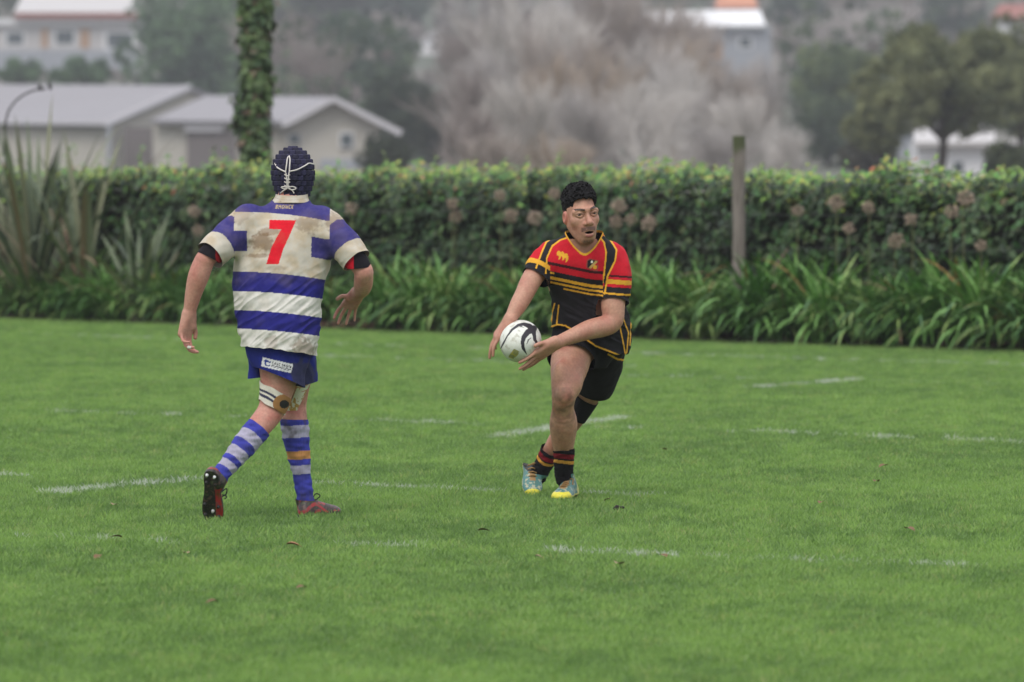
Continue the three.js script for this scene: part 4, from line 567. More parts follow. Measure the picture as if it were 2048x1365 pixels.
  const pel = trunkField([[0.0345, 0.6905, 0, 0.12, 0.12, 0], [0.0301, 0.7354, 0, 0.14, 0.13, 0], [0.0257, 0.8141, 0, 0.155, 0.135, 0], [0.0258, 0.9039, 0, 0.165, 0.13, 0]]);
  const tL = chain([[0.0197, 0.7922, 0.02, 0.11], [0.0377, 0.6913, 0.025, 0.108], [0.0468, 0.6017, 0.03, 0.1]]), tR = chain([[0.0777, 0.7901, -0.05, 0.1], [0.1028, 0.6758, -0.1, 0.094], [0.1106, 0.5958, -0.13, 0.088]]), flap = chain([[-0.0552, 0.7916, 0, 0.05], [-0.0737, 0.7126, -0.01, 0.034], [-0.0832, 0.6223, -0.02, 0.027]]);
  const patch = lettering(180, 64, (c, w, h) => { c.fillStyle = '#e6e4ea'; c.fillRect(0, 0, w, h); c.strokeStyle = '#2b3f8e'; c.lineWidth = 8; c.beginPath(); c.arc(36, 36, 15, 0.4, 5.6); c.stroke(); c.lineWidth = 6; c.beginPath(); c.arc(26, 22, 9, 2, 6.6); c.stroke(); c.beginPath(); c.moveTo(10, 26); c.lineTo(52, 18); c.stroke(); c.fillStyle = '#22242e'; c.font = 'bold 25px sans-serif'; c.fillText('CAST IRON', 58, 32, 116); c.fillRect(58, 38, 116, 5); c.fillStyle = '#555a68'; c.fillRect(62, 47, 108, 3); });
  const po = [-0.0384, 0.7399], pu = [0.0974, 0.7085], pv = [-0.0475, 0.6995];
  const U = [pu[0] - po[0], pu[1] - po[1]], VV = [pv[0] - po[0], pv[1] - po[1]], det = U[0] * VV[1] - U[1] * VV[0];
  const sc = (x, y, z, nx, ny, nz) => {
    const px = x - po[0], py = y - po[1], u = (px * VV[1] - py * VV[0]) / det, v = (U[0] * py - U[1] * px) / det;
    if (nz > 0 && z > 0.05 && u > 0 && u < 1 && v > 0 && v < 1) { const t = patch(u, 1 - v); return lin(t[0] * 255, t[1] * 255, t[2] * 255); }
    const n = fbm(x * 10, y * 10, z * 10), q = Math.hypot((x - 0.1402) / 0.06, (y - 0.6523) / 0.1) + n * 0.8;
    return lerp3(sBlue, lin(64, 62, 62), 0.65 * sstep(1, 0.7, q)).map((c) => c * (1 + 0.15 * fbm(x * 50, y * 50, z * 50, 2)));
  };
  const bb = bounds(0.16, [-0.0978, 0.9052, 0.05], [0.1641, 0.5611, -0.15]);
  part('shorts', mergeGeometries([
    solid(sf((x, y, z) => smin(pel(x, y, z), tL(x, y, z), 0.04)), ...bb, 0.0034, sc, plane([0.0401, 0.6421, 0.03], [-0.1, -0.25, 0.03])),
    solid(sf(tR), ...bb, 0.004, sc, plane([0.1088, 0.6187, -0.12], [0.02, -0.2, -0.03])),
    solid(sf(flap), ...bb, 0.004, sc, (x, y, z) => 0.641 - y + 0.1 * (x - -0.0822)),
  ]), cloth(), P);

  // strapping round the trailing thigh, socks
  const strap = (pts, w) => solid(chain(pts.map((p) => [...p, w]), 4), ...bounds(0.04, ...pts), 0.003);
  { const a = chain([[0.0281, 0.6684, 0.01, 0.0895], [0.0168, 0.5717, 0.01, 0.0755], [-0.008, 0.4931, 0.01, 0.065]]), ax = [-0.06, -0.35, 0], band = (x, y, z) => plane([0.0168, 0.5807, 0.01], [-0.15, -0.26, 0.02])(x, y, z);
    part('thigh_strapping', solid(a, ...bounds(0.11, [0.0281, 0.6684, 0.01], [-0.008, 0.4931, 0.01]), 0.003, (x, y, z) => { const t = band(x, y, z) + 0.004 * noise3(x * 12, y * 12, z * 12), q = Math.hypot((x - 0.0548) / 0.05, (y - 0.5264) / 0.045); if (q < 0.42) return lin(38, 36, 34); if (q < 1) return lin(164, 118, 70); if (t > 0.022 && t < 0.05 && !(Math.abs(t - 0.036) < 0.004 && x < 0.0166)) return lin(54, 54, 82); return lin(222, 216, 204).map((c) => c * (1 + 0.2 * fbm(x * 30, y * 30, z * 30, 2))); }, (x, y, z) => Math.abs(band(x, y, z) - 0.036) - 0.04 + 0.01 * noise3(x * 9, y * 4, z * 9)), vcol(0.9), P); }
  { const a = chain([[0.0937, 0.6758, -0.1, 0.085], [0.0963, 0.5724, -0.15, 0.064], [0.0935, 0.504, -0.165, 0.057]]), g = plane([0.1207, 0.5675, -0.1], [0.2, -0.1, 0.02]);
    part('thigh_strapping', solid(a, ...bounds(0.1, [0.0937, 0.6758, -0.1], [0.0935, 0.504, -0.165]), 0.003, (x, y, z) => fbm(x * 25, y * 25, z * 25) > 0.22 ? lin(186, 150, 84) : lin(224, 220, 206), (x, y, z) => Math.abs(g(x, y, z)) - 0.02), vcol(0.9), P); }
  const sockBlue = lin(62, 66, 160), sockGrey = lin(168, 164, 186), tan = lin(196, 140, 88);
  const ribs = (x, y, z) => 0.0008 * Math.sin(x * 700 + z * 350);
  const sockL = chain([[-0.008, 0.4931, 0.01, 0.063], [-0.0599, 0.4233, 0.06, 0.0595], [-0.1295, 0.3337, 0.11, 0.0545], [-0.1926, 0.2551, 0.15, 0.0415], [-0.2317, 0.2049, 0.175, 0.0385], [-0.2449, 0.1672, 0.18, 0.037]]), sockR = chain([[0.0935, 0.504, -0.165, 0.057], [0.0962, 0.4028, -0.15, 0.0635], [0.1119, 0.2898, -0.15, 0.0515], [0.1276, 0.188, -0.15, 0.0405], [0.1388, 0.1133, -0.15, 0.0385], [0.1454, 0.0768, -0.155, 0.037]]);
  const axL = [-0.18, -0.23, 0.12];
  const dirt = (c, x, y, z, k) => lerp3(c, lin(72, 66, 58), k * sstep(-0.05, 0.45, fbm(x * 13, y * 13, z * 13))).map((q) => q * (1 + 0.12 * fbm(x * 70, y * 70, z * 70, 2)));
  part('sock', solid((x, y, z) => sockL(x, y, z) + ribs(x, y, z) + 0.004 * noise3(x * 14, y * 30, z * 14), ...bounds(0.1, [-0.008, 0.4931, 0.01], [-0.2449, 0.1672, 0.18]), 0.0034, (x, y, z) => { const s = sockL.param(x, y, z)[0], k = s * 0.92 + 0.02; return dirt((k < 0.285 || (k > 0.36 && k < 0.425) || (k > 0.49 && k < 0.55) || k > 0.625) ? sockBlue : sockGrey, x, y, z, z < 0.06 ? 0.5 : 0.18); }, plane([-0.0599, 0.4233, 0.06], [0.2, 0.24, -0.08])), cloth(), P);
  part('sock', solid((x, y, z) => sockR(x, y, z) + ribs(x, y, z) + 0.004 * noise3(x * 14, y * 30, z * 14 + 3), ...bounds(0.1, [0.0935, 0.504, -0.165], [0.1454, 0.0768, -0.155]), 0.0034, (x, y, z) => { const v = y - 0.05 * (x - 0.1132); const c = v > 0.4252 ? sockBlue : v > 0.369 ? sockGrey : v > 0.3083 ? sockBlue : v > 0.27 ? tan : v > 0.243 ? sockBlue : v > 0.2025 ? sockGrey : sockBlue; return dirt(c, x, y, z, v > 0.369 ? 0.55 : v < 0.1283 ? 0.45 : 0.2); }, (x, y, z) => y - 0.4499 + 0.02 * (x - 0.102)), cloth(), P);

  // boots
  const leather = lin(56, 40, 42), red = lin(168, 38, 44), black = lin(26, 24, 25), grass = lin(74, 84, 48);
  const bootMat = vcol(0.5, { clearcoat: 0.15, clearcoatRoughness: 0.4 });
  const stud = new THREE.CylinderGeometry(0.0085, 0.005, 0.015, 10), steel = mat([0.72, 0.73, 0.74], 0.35, { metalness: 0.4 }), dark = mat([0.02, 0.02, 0.02], 0.6);
  const tan2 = lin(112, 82, 74);
  const bootA = (heel, toe, up, ankle, topCut, toeC) => {
    const f = footField(heel, toe, up, 1.04), top = chain(ankle, 1);
    const b = part('boot', solid((x, y, z) => smin(f(x, y, z), top(x, y, z), 0.02), ...bounds(0.09, heel, toe, ankle[0]), 0.003, (x, y, z) => {
      const [t, l, h] = f.at(x, y, z), n = fbm(x * 30, y * 30, z * 30), w = noise3(t * 5, l * 30, h * 30);
      let c = h < 0.006 ? (l * toeC > 0.018 && t > 0.3 ? red : black) : h < 0.016 ? black : Math.abs(h - 0.03 - 0.03 * Math.sin(t * 7)) < 0.008 && t < 0.85 ? red : t > 0.86 ? lin(92, 84, 92) : w > 0.62 ? red : leather;
      c = lerp3(c, black, h > 0.02 && t < 0.12 ? 0.3 : 0);
      return lerp3(c, n > 0 ? tan2 : grass, 0.55 * sstep(0.12, 0.4, Math.abs(n)));
    }, topCut), bootMat, P);
    for (const [t, l, m] of [[0.06, -0.017, 1], [0.08, 0.017, 1], [0.2, -0.02, 0], [0.22, 0.02, 0], [0.62, -0.032, 0], [0.64, 0.03, 0], [0.74, 0.004, 1], [0.82, -0.03, 0], [0.83, 0.03, 0], [0.94, 0, 0]]) { const st = part('stud', stud, m ? steel : dark, b); st.position.set(...f.place(t, l, -0.005)); st.quaternion.setFromUnitVectors(V(0, 1, 0), f.U); }
    return b;
  };
  const bR = bootA([0.1269, 0.0054, -0.1], [0.2784, 0.0174, -0.32], [0, 1, 0.05], [[0.1388, 0.0952, -0.15, 0.044], [0.1453, 0.0519, -0.155, 0.04]], plane([0.141, 0.0861, -0.15], [0.05, 1, 0.05]), -1);
  const bL = bootA([-0.2652, 0.2317, 0.262], [-0.2638, -0.0086, 0.12], [0.22, 0.48, -0.85], [[-0.2252, 0.2158, 0.17, 0.043], [-0.2417, 0.1816, 0.2, 0.04]], plane([-0.2337, 0.2074, 0.18], [0.5, 0.6, -0.4]), 1);
  const laceMat = mat([0.02, 0.02, 0.022], 0.9), tube = (pts, r, n = 24) => new THREE.TubeGeometry(new THREE.CatmullRomCurve3(pts.map((p) => V(...p))), n, r, 6);
  part('lace', mergeGeometries([tube([[0.1671, 0.0777, -0.18], [0.1891, 0.1106, -0.2], [0.2072, 0.1015, -0.2], [0.1804, 0.0771, -0.19]], 0.0028), tube([[0.171, 0.0765, -0.2], [0.1975, 0.0732, -0.22], [0.215, 0.0675, -0.24]], 0.0026)]), laceMat, bR);
  part('lace', mergeGeometries([tube([[-0.2231, 0.1376, 0.17], [-0.1995, 0.1521, 0.15], [-0.2012, 0.1303, 0.16], [-0.2187, 0.1174, 0.17]], 0.0028), tube([[-0.2186, 0.1264, 0.17], [-0.199, 0.1169, 0.16], [-0.208, 0.1057, 0.16]], 0.0026)]), laceMat, bL);

  // padded headguard
  const hc = V(0.0872, 1.5637, -0.15), R = [0.088, 0.112, 0.104], capMat = mat(lin(30, 27, 58), 0.75), padMat = [mat(lin(33, 30, 66), 0.7), mat(lin(26, 24, 52), 0.75)];
  const lowR = (y) => [[0, 0.09, 0.104], [-0.03, 0.0875, 0.101], [-0.056, 0.081, 0.095], [-0.1, 0.067, 0.084], [-0.12, 0.06, 0.08]].reduce((a, b, i, q) => { const p = q[Math.max(0, i - 1)]; return i && y <= p[0] && y >= b[0] ? [mix(p[1], b[1], (p[0] - y) / (p[0] - b[0])), mix(p[2], b[2], (p[0] - y) / (p[0] - b[0]))] : a; }, [0.09, 0.104]);
  const capT = trunkField([[hc.x, hc.y - 0.1, hc.z, 0.064, 0.081, 0], [hc.x, hc.y - 0.056, hc.z, 0.078, 0.092, 0], [hc.x, hc.y, hc.z, 0.087, 0.101, 0]]), capB = ball(hc.x, hc.y, hc.z, 0.087, 0.109, 0.101), capF = (x, y, z) => Math.min(capB(x, y, z), capT(x, y, z));
  const cap = part('headguard', solid((x, y, z) => capF(x, y, z), ...bounds(0.13, hc.toArray()), 0.004, null, (x, y, z) => z < hc.z - 0.045 && y < hc.y + 0.045 ? 1 : -1), capMat, P);
  const padGeo = new RoundedBoxGeometry(0.0268, 0.0245, 0.0105, 4, 0.0052);
  const addPad = (x, y, z, nx, ny, nz, k) => { const p = part('pad', padGeo, padMat[k % 2], cap); p.position.set(x, y, z); p.position.addScaledVector(V(nx, ny, nz).normalize(), -0.0015); p.lookAt(V(p.position.x + nx, p.position.y + ny, p.position.z + nz)); p.rotateZ(rr(-0.06, 0.06)); };
  for (let r = -4; r < 7; r++) {
    const el = Math.max(0, r * 0.235), y = r < 0 ? r * 0.0238 : Math.sin(el) * R[1], [lx, lz] = r < 0 ? lowR(y) : [Math.cos(el) * 0.09, Math.cos(el) * 0.104], n = Math.max(3, Math.round(21 * lx / 0.09));
    for (let i = 0; i < n; i++) {
      const az = (i + (((r + 4) % 2) * 0.5)) / n * Math.PI * 2, dx = Math.sin(az), dz = Math.cos(az);
      if (dz < -0.35 && y < 0.04) continue;
      if (Math.abs(dx * lx) < 0.009 && dz > 0 && y < 0.045 && y > -0.075) continue;
      addPad(hc.x + dx * lx, hc.y + y, hc.z + dz * lz, dx / lx * (r < 0 ? 1 : Math.cos(el)), r < 0 ? -2.5 : Math.sin(el) / R[1], dz / lz * (r < 0 ? 1 : Math.cos(el)), r + 4 + i);
    }
  }
  const on = (x, y, k = 0.012) => { const h = y - hc.y, [lx, lz] = h < 0 ? lowR(h) : [0.09 * Math.sqrt(Math.max(0.01, 1 - (h / R[1]) ** 2)), 0.104 * Math.sqrt(Math.max(0.01, 1 - (h / R[1]) ** 2))], a = (x - hc.x) / lx; return [x, y, hc.z + lz * Math.sqrt(Math.max(0.02, 1 - a * a)) + k]; };
  const cord = mat(lin(214, 208, 204), 0.9), run = (pts, r = 0.0032) => tube(pts.map((p) => on(...p)), r, 30);
  part('lace', mergeGeometries([
    run([[0.0075, 1.6065], [0.0198, 1.5886], [0.0378, 1.5774], [0.0579, 1.5684]]), run([[0.0759, 1.5706], [0.1073, 1.5774], [0.1432, 1.5953], [0.1612, 1.6065], [0.1792, 1.6043]]),
    run([[0.0579, 1.5639], [0.0625, 1.5998], [0.067, 1.6312], [0.0726, 1.6402], [0.0771, 1.629], [0.077, 1.5998], [0.0748, 1.5639]]),
    ...[0, 1, 2, 3].map((i) => run([[0.0526, 1.5572 - i * 0.0165], [0.066, 1.5505 - i * 0.0165], [0.0784, 1.5561 - i * 0.0165 - (i % 2) * 0.004]], 0.003)), run([[0.0602, 1.5639], [0.0635, 1.5325], [0.0646, 1.4966]]), run([[0.0736, 1.5639], [0.0702, 1.5325], [0.0691, 1.4966]]),
    run([[0.0668, 1.4966], [0.0511, 1.5011], [0.0377, 1.4989], [0.0511, 1.4921], [0.0668, 1.4944]], 0.0028), run([[0.0691, 1.4966], [0.0893, 1.5022], [0.105, 1.4944], [0.0893, 1.4876], [0.0691, 1.4944]], 0.0028), run([[0.0668, 1.4944], [0.0466, 1.4832], [0.0331, 1.4719]], 0.003), run([[0.0713, 1.4944], [0.087, 1.4854], [0.096, 1.4719]], 0.003),
  ]), cord, cap);
  return P;
}
playerA();

// ---------- the ball carrier, running towards the camera ----------
function playerB() {
  const P = thing('person', 'dark haired player in red and black jersey running with the ball', 'person', [0.3234, 0, -28.5029]);
  const skin = skinTone(lin(188, 142, 120), lin(174, 114, 98)), cell = 0.0038;
  const trunk = [[0.0285, 0.6917, -0.02, 0.135, 0.12, 0.25], [0.0378, 0.7922, 0, 0.155, 0.12, 0.25], [0.0276, 0.9123, 0.05, 0.15, 0.105, 0.2], [0.008, 1.0319, 0.1, 0.165, 0.11, 0.15], [0.0028, 1.1273, 0.14, 0.18, 0.11, 0.1], [0.0049, 1.1866, 0.16, 0.145, 0.085, 0.1], [0.0046, 1.2271, 0.18, 0.09, 0.065, 0.1], [0.0021, 1.2555, 0.19, 0.062, 0.06, 0.1]];
  const torso = trunkField(trunk), neck = chain([[0.0071, 1.1868, 0.17, 0.066], [-0.0003, 1.3051, 0.2, 0.062]], 1);
  const armR = chain([[-0.1296, 1.1627, 0.14, 0.05], [-0.1889, 1.1161, 0.18, 0.05], [-0.2315, 1.0581, 0.23, 0.049], [-0.267, 0.9884, 0.28, 0.044], [-0.2929, 0.9421, 0.31, 0.041], [-0.3164, 0.9027, 0.335, 0.033], [-0.3375, 0.8657, 0.355, 0.0265]]);
  const armL = chain([[0.1544, 1.1577, 0.12, 0.064], [0.1635, 1.0563, 0.14, 0.062], [0.1535, 0.9461, 0.18, 0.058], [0.1532, 0.8687, 0.2, 0.05], [0.1151, 0.8409, 0.22, 0.05], [0.0389, 0.8237, 0.28, 0.046], [-0.0466, 0.793, 0.36, 0.035], [-0.1221, 0.7646, 0.43, 0.0275]]);
  const legR = chain([[-0.0242, 0.769, 0.02, 0.1], [-0.0491, 0.659, 0.14, 0.092], [-0.0664, 0.5743, 0.22, 0.072], [-0.0784, 0.512, 0.255, 0.058], [-0.0828, 0.449, 0.215, 0.052], [-0.0799, 0.3758, 0.16, 0.066], [-0.0807, 0.2978, 0.11, 0.056], [-0.0779, 0.2243, 0.06, 0.042], [-0.0762, 0.1386, 0.01, 0.036]]);
  const legL = chain([[0.096, 0.7542, -0.08, 0.1], [0.081, 0.6142, -0.2, 0.084], [0.0418, 0.495, -0.31, 0.06], [0.0229, 0.4553, -0.34, 0.056], [-0.0294, 0.381, -0.39, 0.057], [-0.0963, 0.2814, -0.46, 0.046], [-0.1443, 0.2016, -0.51, 0.037], [-0.1877, 0.1118, -0.56, 0.034]]);
  const patella = ball(-0.08, 0.5208, 0.302, 0.03, 0.036, 0.02), vastus = ball(-0.0335, 0.5678, 0.235, 0.034, 0.05, 0.045), quad = ball(-0.0926, 0.6061, 0.25, 0.035, 0.07, 0.04);
  const handR = handField([-0.3387, 0.8657, 0.356], [-0.62, -0.8, 0.1], [0.74, -0.5, -0.35], 1, [[0.1, 0.3, 0.2], [0.15, 0.25, 0.2], [0.2, 0.3, 0.2], [0.45, 0.4, 0.2]], [0.16, 0.03, -0.07, -0.2], [[0.75, 0.6, 0.35], [0.25, 0.9, 0.3]], 0.98);
  const handL = handField([-0.1245, 0.7634, 0.43], [-0.8, -0.58, 0.06], [-0.3, 0.7, -0.62], -1, [[-0.05, 0.1, 0.1], [-0.15, 0.12, 0.1], [-0.1, 0.12, 0.1], [0, 0.15, 0.1]], [0.1, 0.0, -0.1, -0.2], [[0.75, 0.75, -0.05], [0.45, 0.9, -0.1]], 1.0);
  // head in its own frame, turned towards his left
  const hq = new THREE.Quaternion().setFromEuler(new THREE.Euler(0.06, 0.34, 0.1, 'YXZ')), hqi = hq.clone().invert(), ho = V(-0.0007, 1.3702, 0.23), tv = V(0, 0, 0);
  const local = (x, y, z) => tv.set(x - ho.x, y - ho.y, z - ho.z).applyQuaternion(hqi);
  const cran = ball(0, 0.038, -0.018, 0.0705, 0.092, 0.098), face = ball(0, -0.042, 0.026, 0.0585, 0.094, 0.073), chin = ball(0, -0.116, 0.066, 0.024, 0.021, 0.023), jawL = chain([[-0.048, -0.052, -0.002, 0.021], [-0.021, -0.112, 0.056, 0.02]], 1), jawR = chain([[0.048, -0.052, -0.002, 0.021], [0.021, -0.112, 0.056, 0.02]], 1);
  const cheeks = [-1, 1].map((s) => ball(s * 0.041, -0.026, 0.058, 0.027, 0.025, 0.025)), nose = chain([[0, 0.012, 0.09, 0.012], [0, -0.012, 0.104, 0.012], [0, -0.034, 0.119, 0.0145]], 3), ala = [-1, 1].map((s) => ball(s * 0.0155, -0.04, 0.102, 0.0105, 0.009, 0.013)), brow = chain([[-0.052, 0.016, 0.07, 0.013], [-0.025, 0.024, 0.09, 0.013], [0.025, 0.024, 0.09, 0.013], [0.052, 0.016, 0.07, 0.013]], 2);
  const socket = [-1, 1].map((s) => ball(s * 0.0355, 0.004, 0.104, 0.021, 0.0125, 0.022)), eye = [-1, 1].map((s) => ball(s * 0.0355, 0.004, 0.0775, 0.0155)), lidU = [-1, 1].map((s) => chain([[s * 0.02, 0.006, 0.09, 0.0048], [s * 0.0355, 0.0135, 0.0915, 0.0055], [s * 0.051, 0.007, 0.081, 0.0048]], 3)), lidD = [-1, 1].map((s) => chain([[s * 0.02, 0.001, 0.089, 0.0045], [s * 0.0355, -0.006, 0.0895, 0.0048], [s * 0.051, 0.002, 0.08, 0.0045]], 3));
  const muzzle = ball(0, -0.074, 0.076, 0.036, 0.034, 0.03), lipU = chain([[-0.031, -0.08, 0.084, 0.004], [-0.012, -0.071, 0.101, 0.007], [0.012, -0.071, 0.101, 0.007], [0.031, -0.08, 0.084, 0.004]], 3), lipD = chain([[-0.028, -0.084, 0.084, 0.004], [-0.011, -0.096, 0.098, 0.0085], [0.011, -0.096, 0.098, 0.0085], [0.028, -0.084, 0.084, 0.004]], 3), mouth = ball(0, -0.0825, 0.1, 0.02, 0.006, 0.035);
  const ears = [-1, 1].map((s) => { const o = ball(s * 0.076, -0.014, -0.008, 0.0105, 0.03, 0.019), i = ball(s * 0.085, -0.01, -0.005, 0.008, 0.018, 0.01); return (x, y, z) => smax(o(x, y, z), -i(x, y, z), 0.006); });
  const headF = (x, y, z) => {
    const far = Math.hypot(x - ho.x, y - ho.y, z - ho.z) - 0.2; if (far > 0.06) return far;
    const p = local(x, y, z), a = p.x, b = p.y, c = p.z;
    let d = smin(cran(a, b, c), face(a, b, c), 0.04); d = smin(d, smin(jawL(a, b, c), jawR(a, b, c), 0.01), 0.03); d = smin(d, chin(a, b, c), 0.03);
    for (let i = 0; i < 2; i++) d = smin(d, cheeks[i](a, b, c), 0.03);
    d = smin(d, brow(a, b, c), 0.018); d = smin(d, muzzle(a, b, c), 0.03); d = smin(d, nose(a, b, c), 0.012);
    for (let i = 0; i < 2; i++) { d = smin(d, ala[i](a, b, c), 0.008); d = smax(d, -socket[i](a, b, c), 0.018); d = Math.min(d, eye[i](a, b, c)); d = smin(d, lidU[i](a, b, c), 0.005); d = smin(d, lidD[i](a, b, c), 0.005); d = smin(d, ears[i](a, b, c), 0.01); }
    d = smin(d, lipU(a, b, c), 0.006); d = smin(d, lipD(a, b, c), 0.006); return smax(d, -mouth(a, b, c), 0.004);
  };
  const f = (x, y, z) => {
    let d = smin(torso(x, y, z), neck(x, y, z), 0.03); d = smin(d, headF(x, y, z), 0.018);
    d = smin(d, armR(x, y, z), 0.03); d = smin(d, armL(x, y, z), 0.03);
    const l = legL(x, y, z), r = z > 0.1 && y > 0.35 ? smin(smin(smin(legR(x, y, z), patella(x, y, z), 0.02), vastus(x, y, z), 0.03), quad(x, y, z), 0.03) : legR(x, y, z); d = smin(d, y > 0.55 ? smin(l, r, 0.02) : Math.min(l, r), 0.04);
    return smin(smin(d, handL(x, y, z), 0.012), handR(x, y, z), 0.012);
  };
  const hair = lin(19, 17, 19), stub = lin(96, 74, 66), lipC = lin(158, 92, 90), mud = lin(98, 78, 62);
  const headC = (x, y, z) => {
    const p = local(x, y, z), a = p.x, b = p.y, c = p.z, n = noise3(x * 150, y * 150, z * 150), sk = skin(x, y, z, 0.8);
    for (let i = 0; i < 2; i++) if (eye[i](a, b, c) < 0.0009 && b > -0.005 && b < 0.012 && c > 0.07) { const s = i ? 1 : -1, q = Math.hypot(a - s * 0.0355 + 0.001, b - 0.004); return q < 0.0085 ? lin(32, 23, 20) : lin(172, 162, 156); }
    if (mouth(a, b, c) < 0.001 && c < 0.098) return b > -0.0795 && Math.abs(a) < 0.014 && c > 0.085 ? lin(190, 180, 165) : lin(58, 26, 26);
    const br = [-1, 1].some((s) => { const u = a * s, m = 0.0235 + 0.006 * Math.sin((u - 0.012) / 0.046 * 2.6) + (s > 0 ? 0.003 : 0); return u > 0.013 && u < 0.056 && c > 0.04 && Math.abs(b - m) < 0.0047 - 0.07 * Math.max(0, u - 0.036); });
    if (br) return lerp3(sk, hair, 0.9 + 0.1 * n);
    if (c > 0.06 && lidU.some((q) => q(a, b, c) < 0.002) && b < 0.0125) return lerp3(sk, lin(80, 56, 48), 0.4);
    if (c > 0.05 && b < -0.05 - 0.1 * Math.abs(a) && b > -0.0715 - 0.3 * Math.max(0, Math.abs(a) - 0.012) && Math.abs(a) < 0.041) return lerp3(sk, hair, clamp(0.66 + 0.15 * n, 0, 0.97) * sstep(0.041, 0.032, Math.abs(a)) * sstep(-0.051, -0.061, b));
    if (c > 0.07 && ((lipU(a, b, c) < 0.001 && b < -0.0705) || lipD(a, b, c) < 0.001)) return lerp3(sk, lipC, 0.85);
    if (c > 0.03 && b < -0.106 && Math.abs(a) < 0.037) return lerp3(sk, hair, clamp(0.6 + 0.2 * n, 0, 0.9) * sstep(0.037, 0.02, Math.abs(a)) * sstep(-0.111, -0.124, b));
    if (b < -0.055 && c > -0.03) return lerp3(sk, stub, 0.16 + 0.08 * n);
    if (Math.abs(a) > 0.0715 && b < 0.03) return lerp3(sk, lin(196, 112, 104), 0.5);
    return sk;
  };
  const [lo, hi] = bounds(0.17, [-0.4265, 0.7333, 0.4], [0.1877, 1.4815, 0.1], [-0.1876, 0.0962, -0.58]);
  part('body', mergeGeometries([solid(f, lo, hi, cell, (x, y, z) => {
    if (y > 1.2674) return headC(x, y, z);
    const k = Math.exp(-Math.pow((y - 0.4712) / 0.05, 2)), c = skin(x, y, z, 1 + 0.5 * k), low = y < 0.5545 ? 1 : 0, n = fbm(x * 16, y * 16, z * 16);
    return lerp3(c, mud, low * clamp(0.4 * k * sstep(-0.4, 0.4, n) + 0.34 * sstep(-0.2, 0.5, n), 0, 0.6));
  }, (x, y, z) => Math.hypot(x - ho.x, y - ho.y, z - ho.z) < 0.178 && y > 1.2484 ? 0.001 : -1),
  solid(headF, ...bounds(0.2, ho.toArray()), 0.0019, headC)]), vcol(0.55, { sheen: 0.1 }), P);
  // curly hair
  const hf = ball(0.002, 0.06, -0.016, 0.074, 0.088, 0.103), fade = ball(0, 0.03, -0.026, 0.0735, 0.096, 0.098);
  const hairF = (x, y, z) => {
    const p = local(x, y, z), a = p.x, b = p.y, c = p.z; let d = hf(a, b, c);
    if (d > 0.06) return d;
    d -= Math.max(-0.003, 0.008 * (1 - 2 * Math.abs(noise3(a * 30, b * 30, c * 30))) + 0.004 * noise3(a * 70, b * 70, c * 70) + 0.007 * noise3(a * 11, b * 11, c * 11)) * sstep(0.0, 0.09, b);
    d = smin(d, fade(a, b, c), 0.01);
    const front = smin(c - 0.052 + 0.25 * Math.abs(a) * 0, 0.077 - 3.6 * a * a + 0.008 * noise3(a * 30, 1, 2) - b, 0.004);   // open over the face
    const side = smin(c - 0.008, 0.03 - b, 0.004), low = -0.052 - b - (c < -0.05 ? 0.03 : 0);
    return smax(smax(smax(d, front, 0.004), side, 0.006), Math.max(low, c > -0.04 && b < -0.004 && Math.abs(a) > 0.055 ? 0.01 : -1), 0.004);
  };
  hairF.loose = 2.6;
  part('hair', solid(hairF, ...bounds(0.2, ho.toArray()), 0.0024, (x, y, z) => { const p = local(x, y, z), n = noise3(x * 90, y * 90, z * 90); return lerp3(hair, skin(x, y, z), p.y < 0.02 ? clamp(0.4 - p.y * 6 + 0.1 * n, 0.15, 0.6) * 0.7 : 0).map((q) => q * (1 + 0.25 * n)); }), vcol(0.85, { specularIntensity: 0.4 }), P);

  // jersey
  const J = [[0.052, 0.7066, 0, 0.178, 0.165, 0.25], [0.052, 0.7686, 0.005, 0.188, 0.16, 0.25], [0.0517, 0.8403, 0.02, 0.187, 0.15, 0.25], [0.0417, 0.9361, 0.055, 0.172, 0.132, 0.2], [0.0223, 1.02, 0.095, 0.172, 0.128, 0.15], [0.0053, 1.1034, 0.13, 0.188, 0.13, 0.1], [0.005, 1.17, 0.15, 0.185, 0.115, 0.1], [0.0072, 1.2174, 0.165, 0.15, 0.095, 0.1], [0.0094, 1.2506, 0.175, 0.112, 0.085, 0.1], [0.0141, 1.2789, 0.178, 0.088, 0.08, 0.1], [0.0165, 1.3072, 0.175, 0.08, 0.077, 0.1]];
  const jt = trunkField(J), sR = chain([[-0.1272, 1.1697, 0.135, 0.076], [-0.1818, 1.1184, 0.178, 0.074], [-0.2031, 1.0811, 0.2, 0.07], [-0.2457, 1.0255, 0.25, 0.069]]), sL = chain([[0.1403, 1.1575, 0.11, 0.08], [0.1659, 1.0682, 0.14, 0.077], [0.1583, 0.9624, 0.17, 0.068], [0.1557, 0.8921, 0.19, 0.067]]);
  const hemR = [-0.2126, 1.0671, 0.21], hemL = [0.1583, 0.9484, 0.175], neckAt = [0.0136, 1.2464, 0.22];
  const fold = (x, y, z) => {
    const a = x * 0.9 - y * 0.45, b = x * 0.45 + y * 0.9, low = sstep(1.0893, 0.9348, y);
    return -(0.008 * low * (1 - 2 * Math.abs(fbm(a * 3, b * 13, z * 4, 2))) + 0.005 * fbm(x * 7, y * 9, z * 7, 2) + 0.003 * noise3(x * 16, y * 9, z * 14));
  };
  const jf = (x, y, z) => { const d = smin(smin(jt(x, y, z), sR(x, y, z), 0.05), sL(x, y, z), 0.05); return Math.abs(d) > 0.05 ? d : d + fold(x, y, z); };
  const black = lin(29, 27, 32), red = lin(196, 24, 42), gold = lin(222, 164, 50), maroon = lin(60, 20, 26);
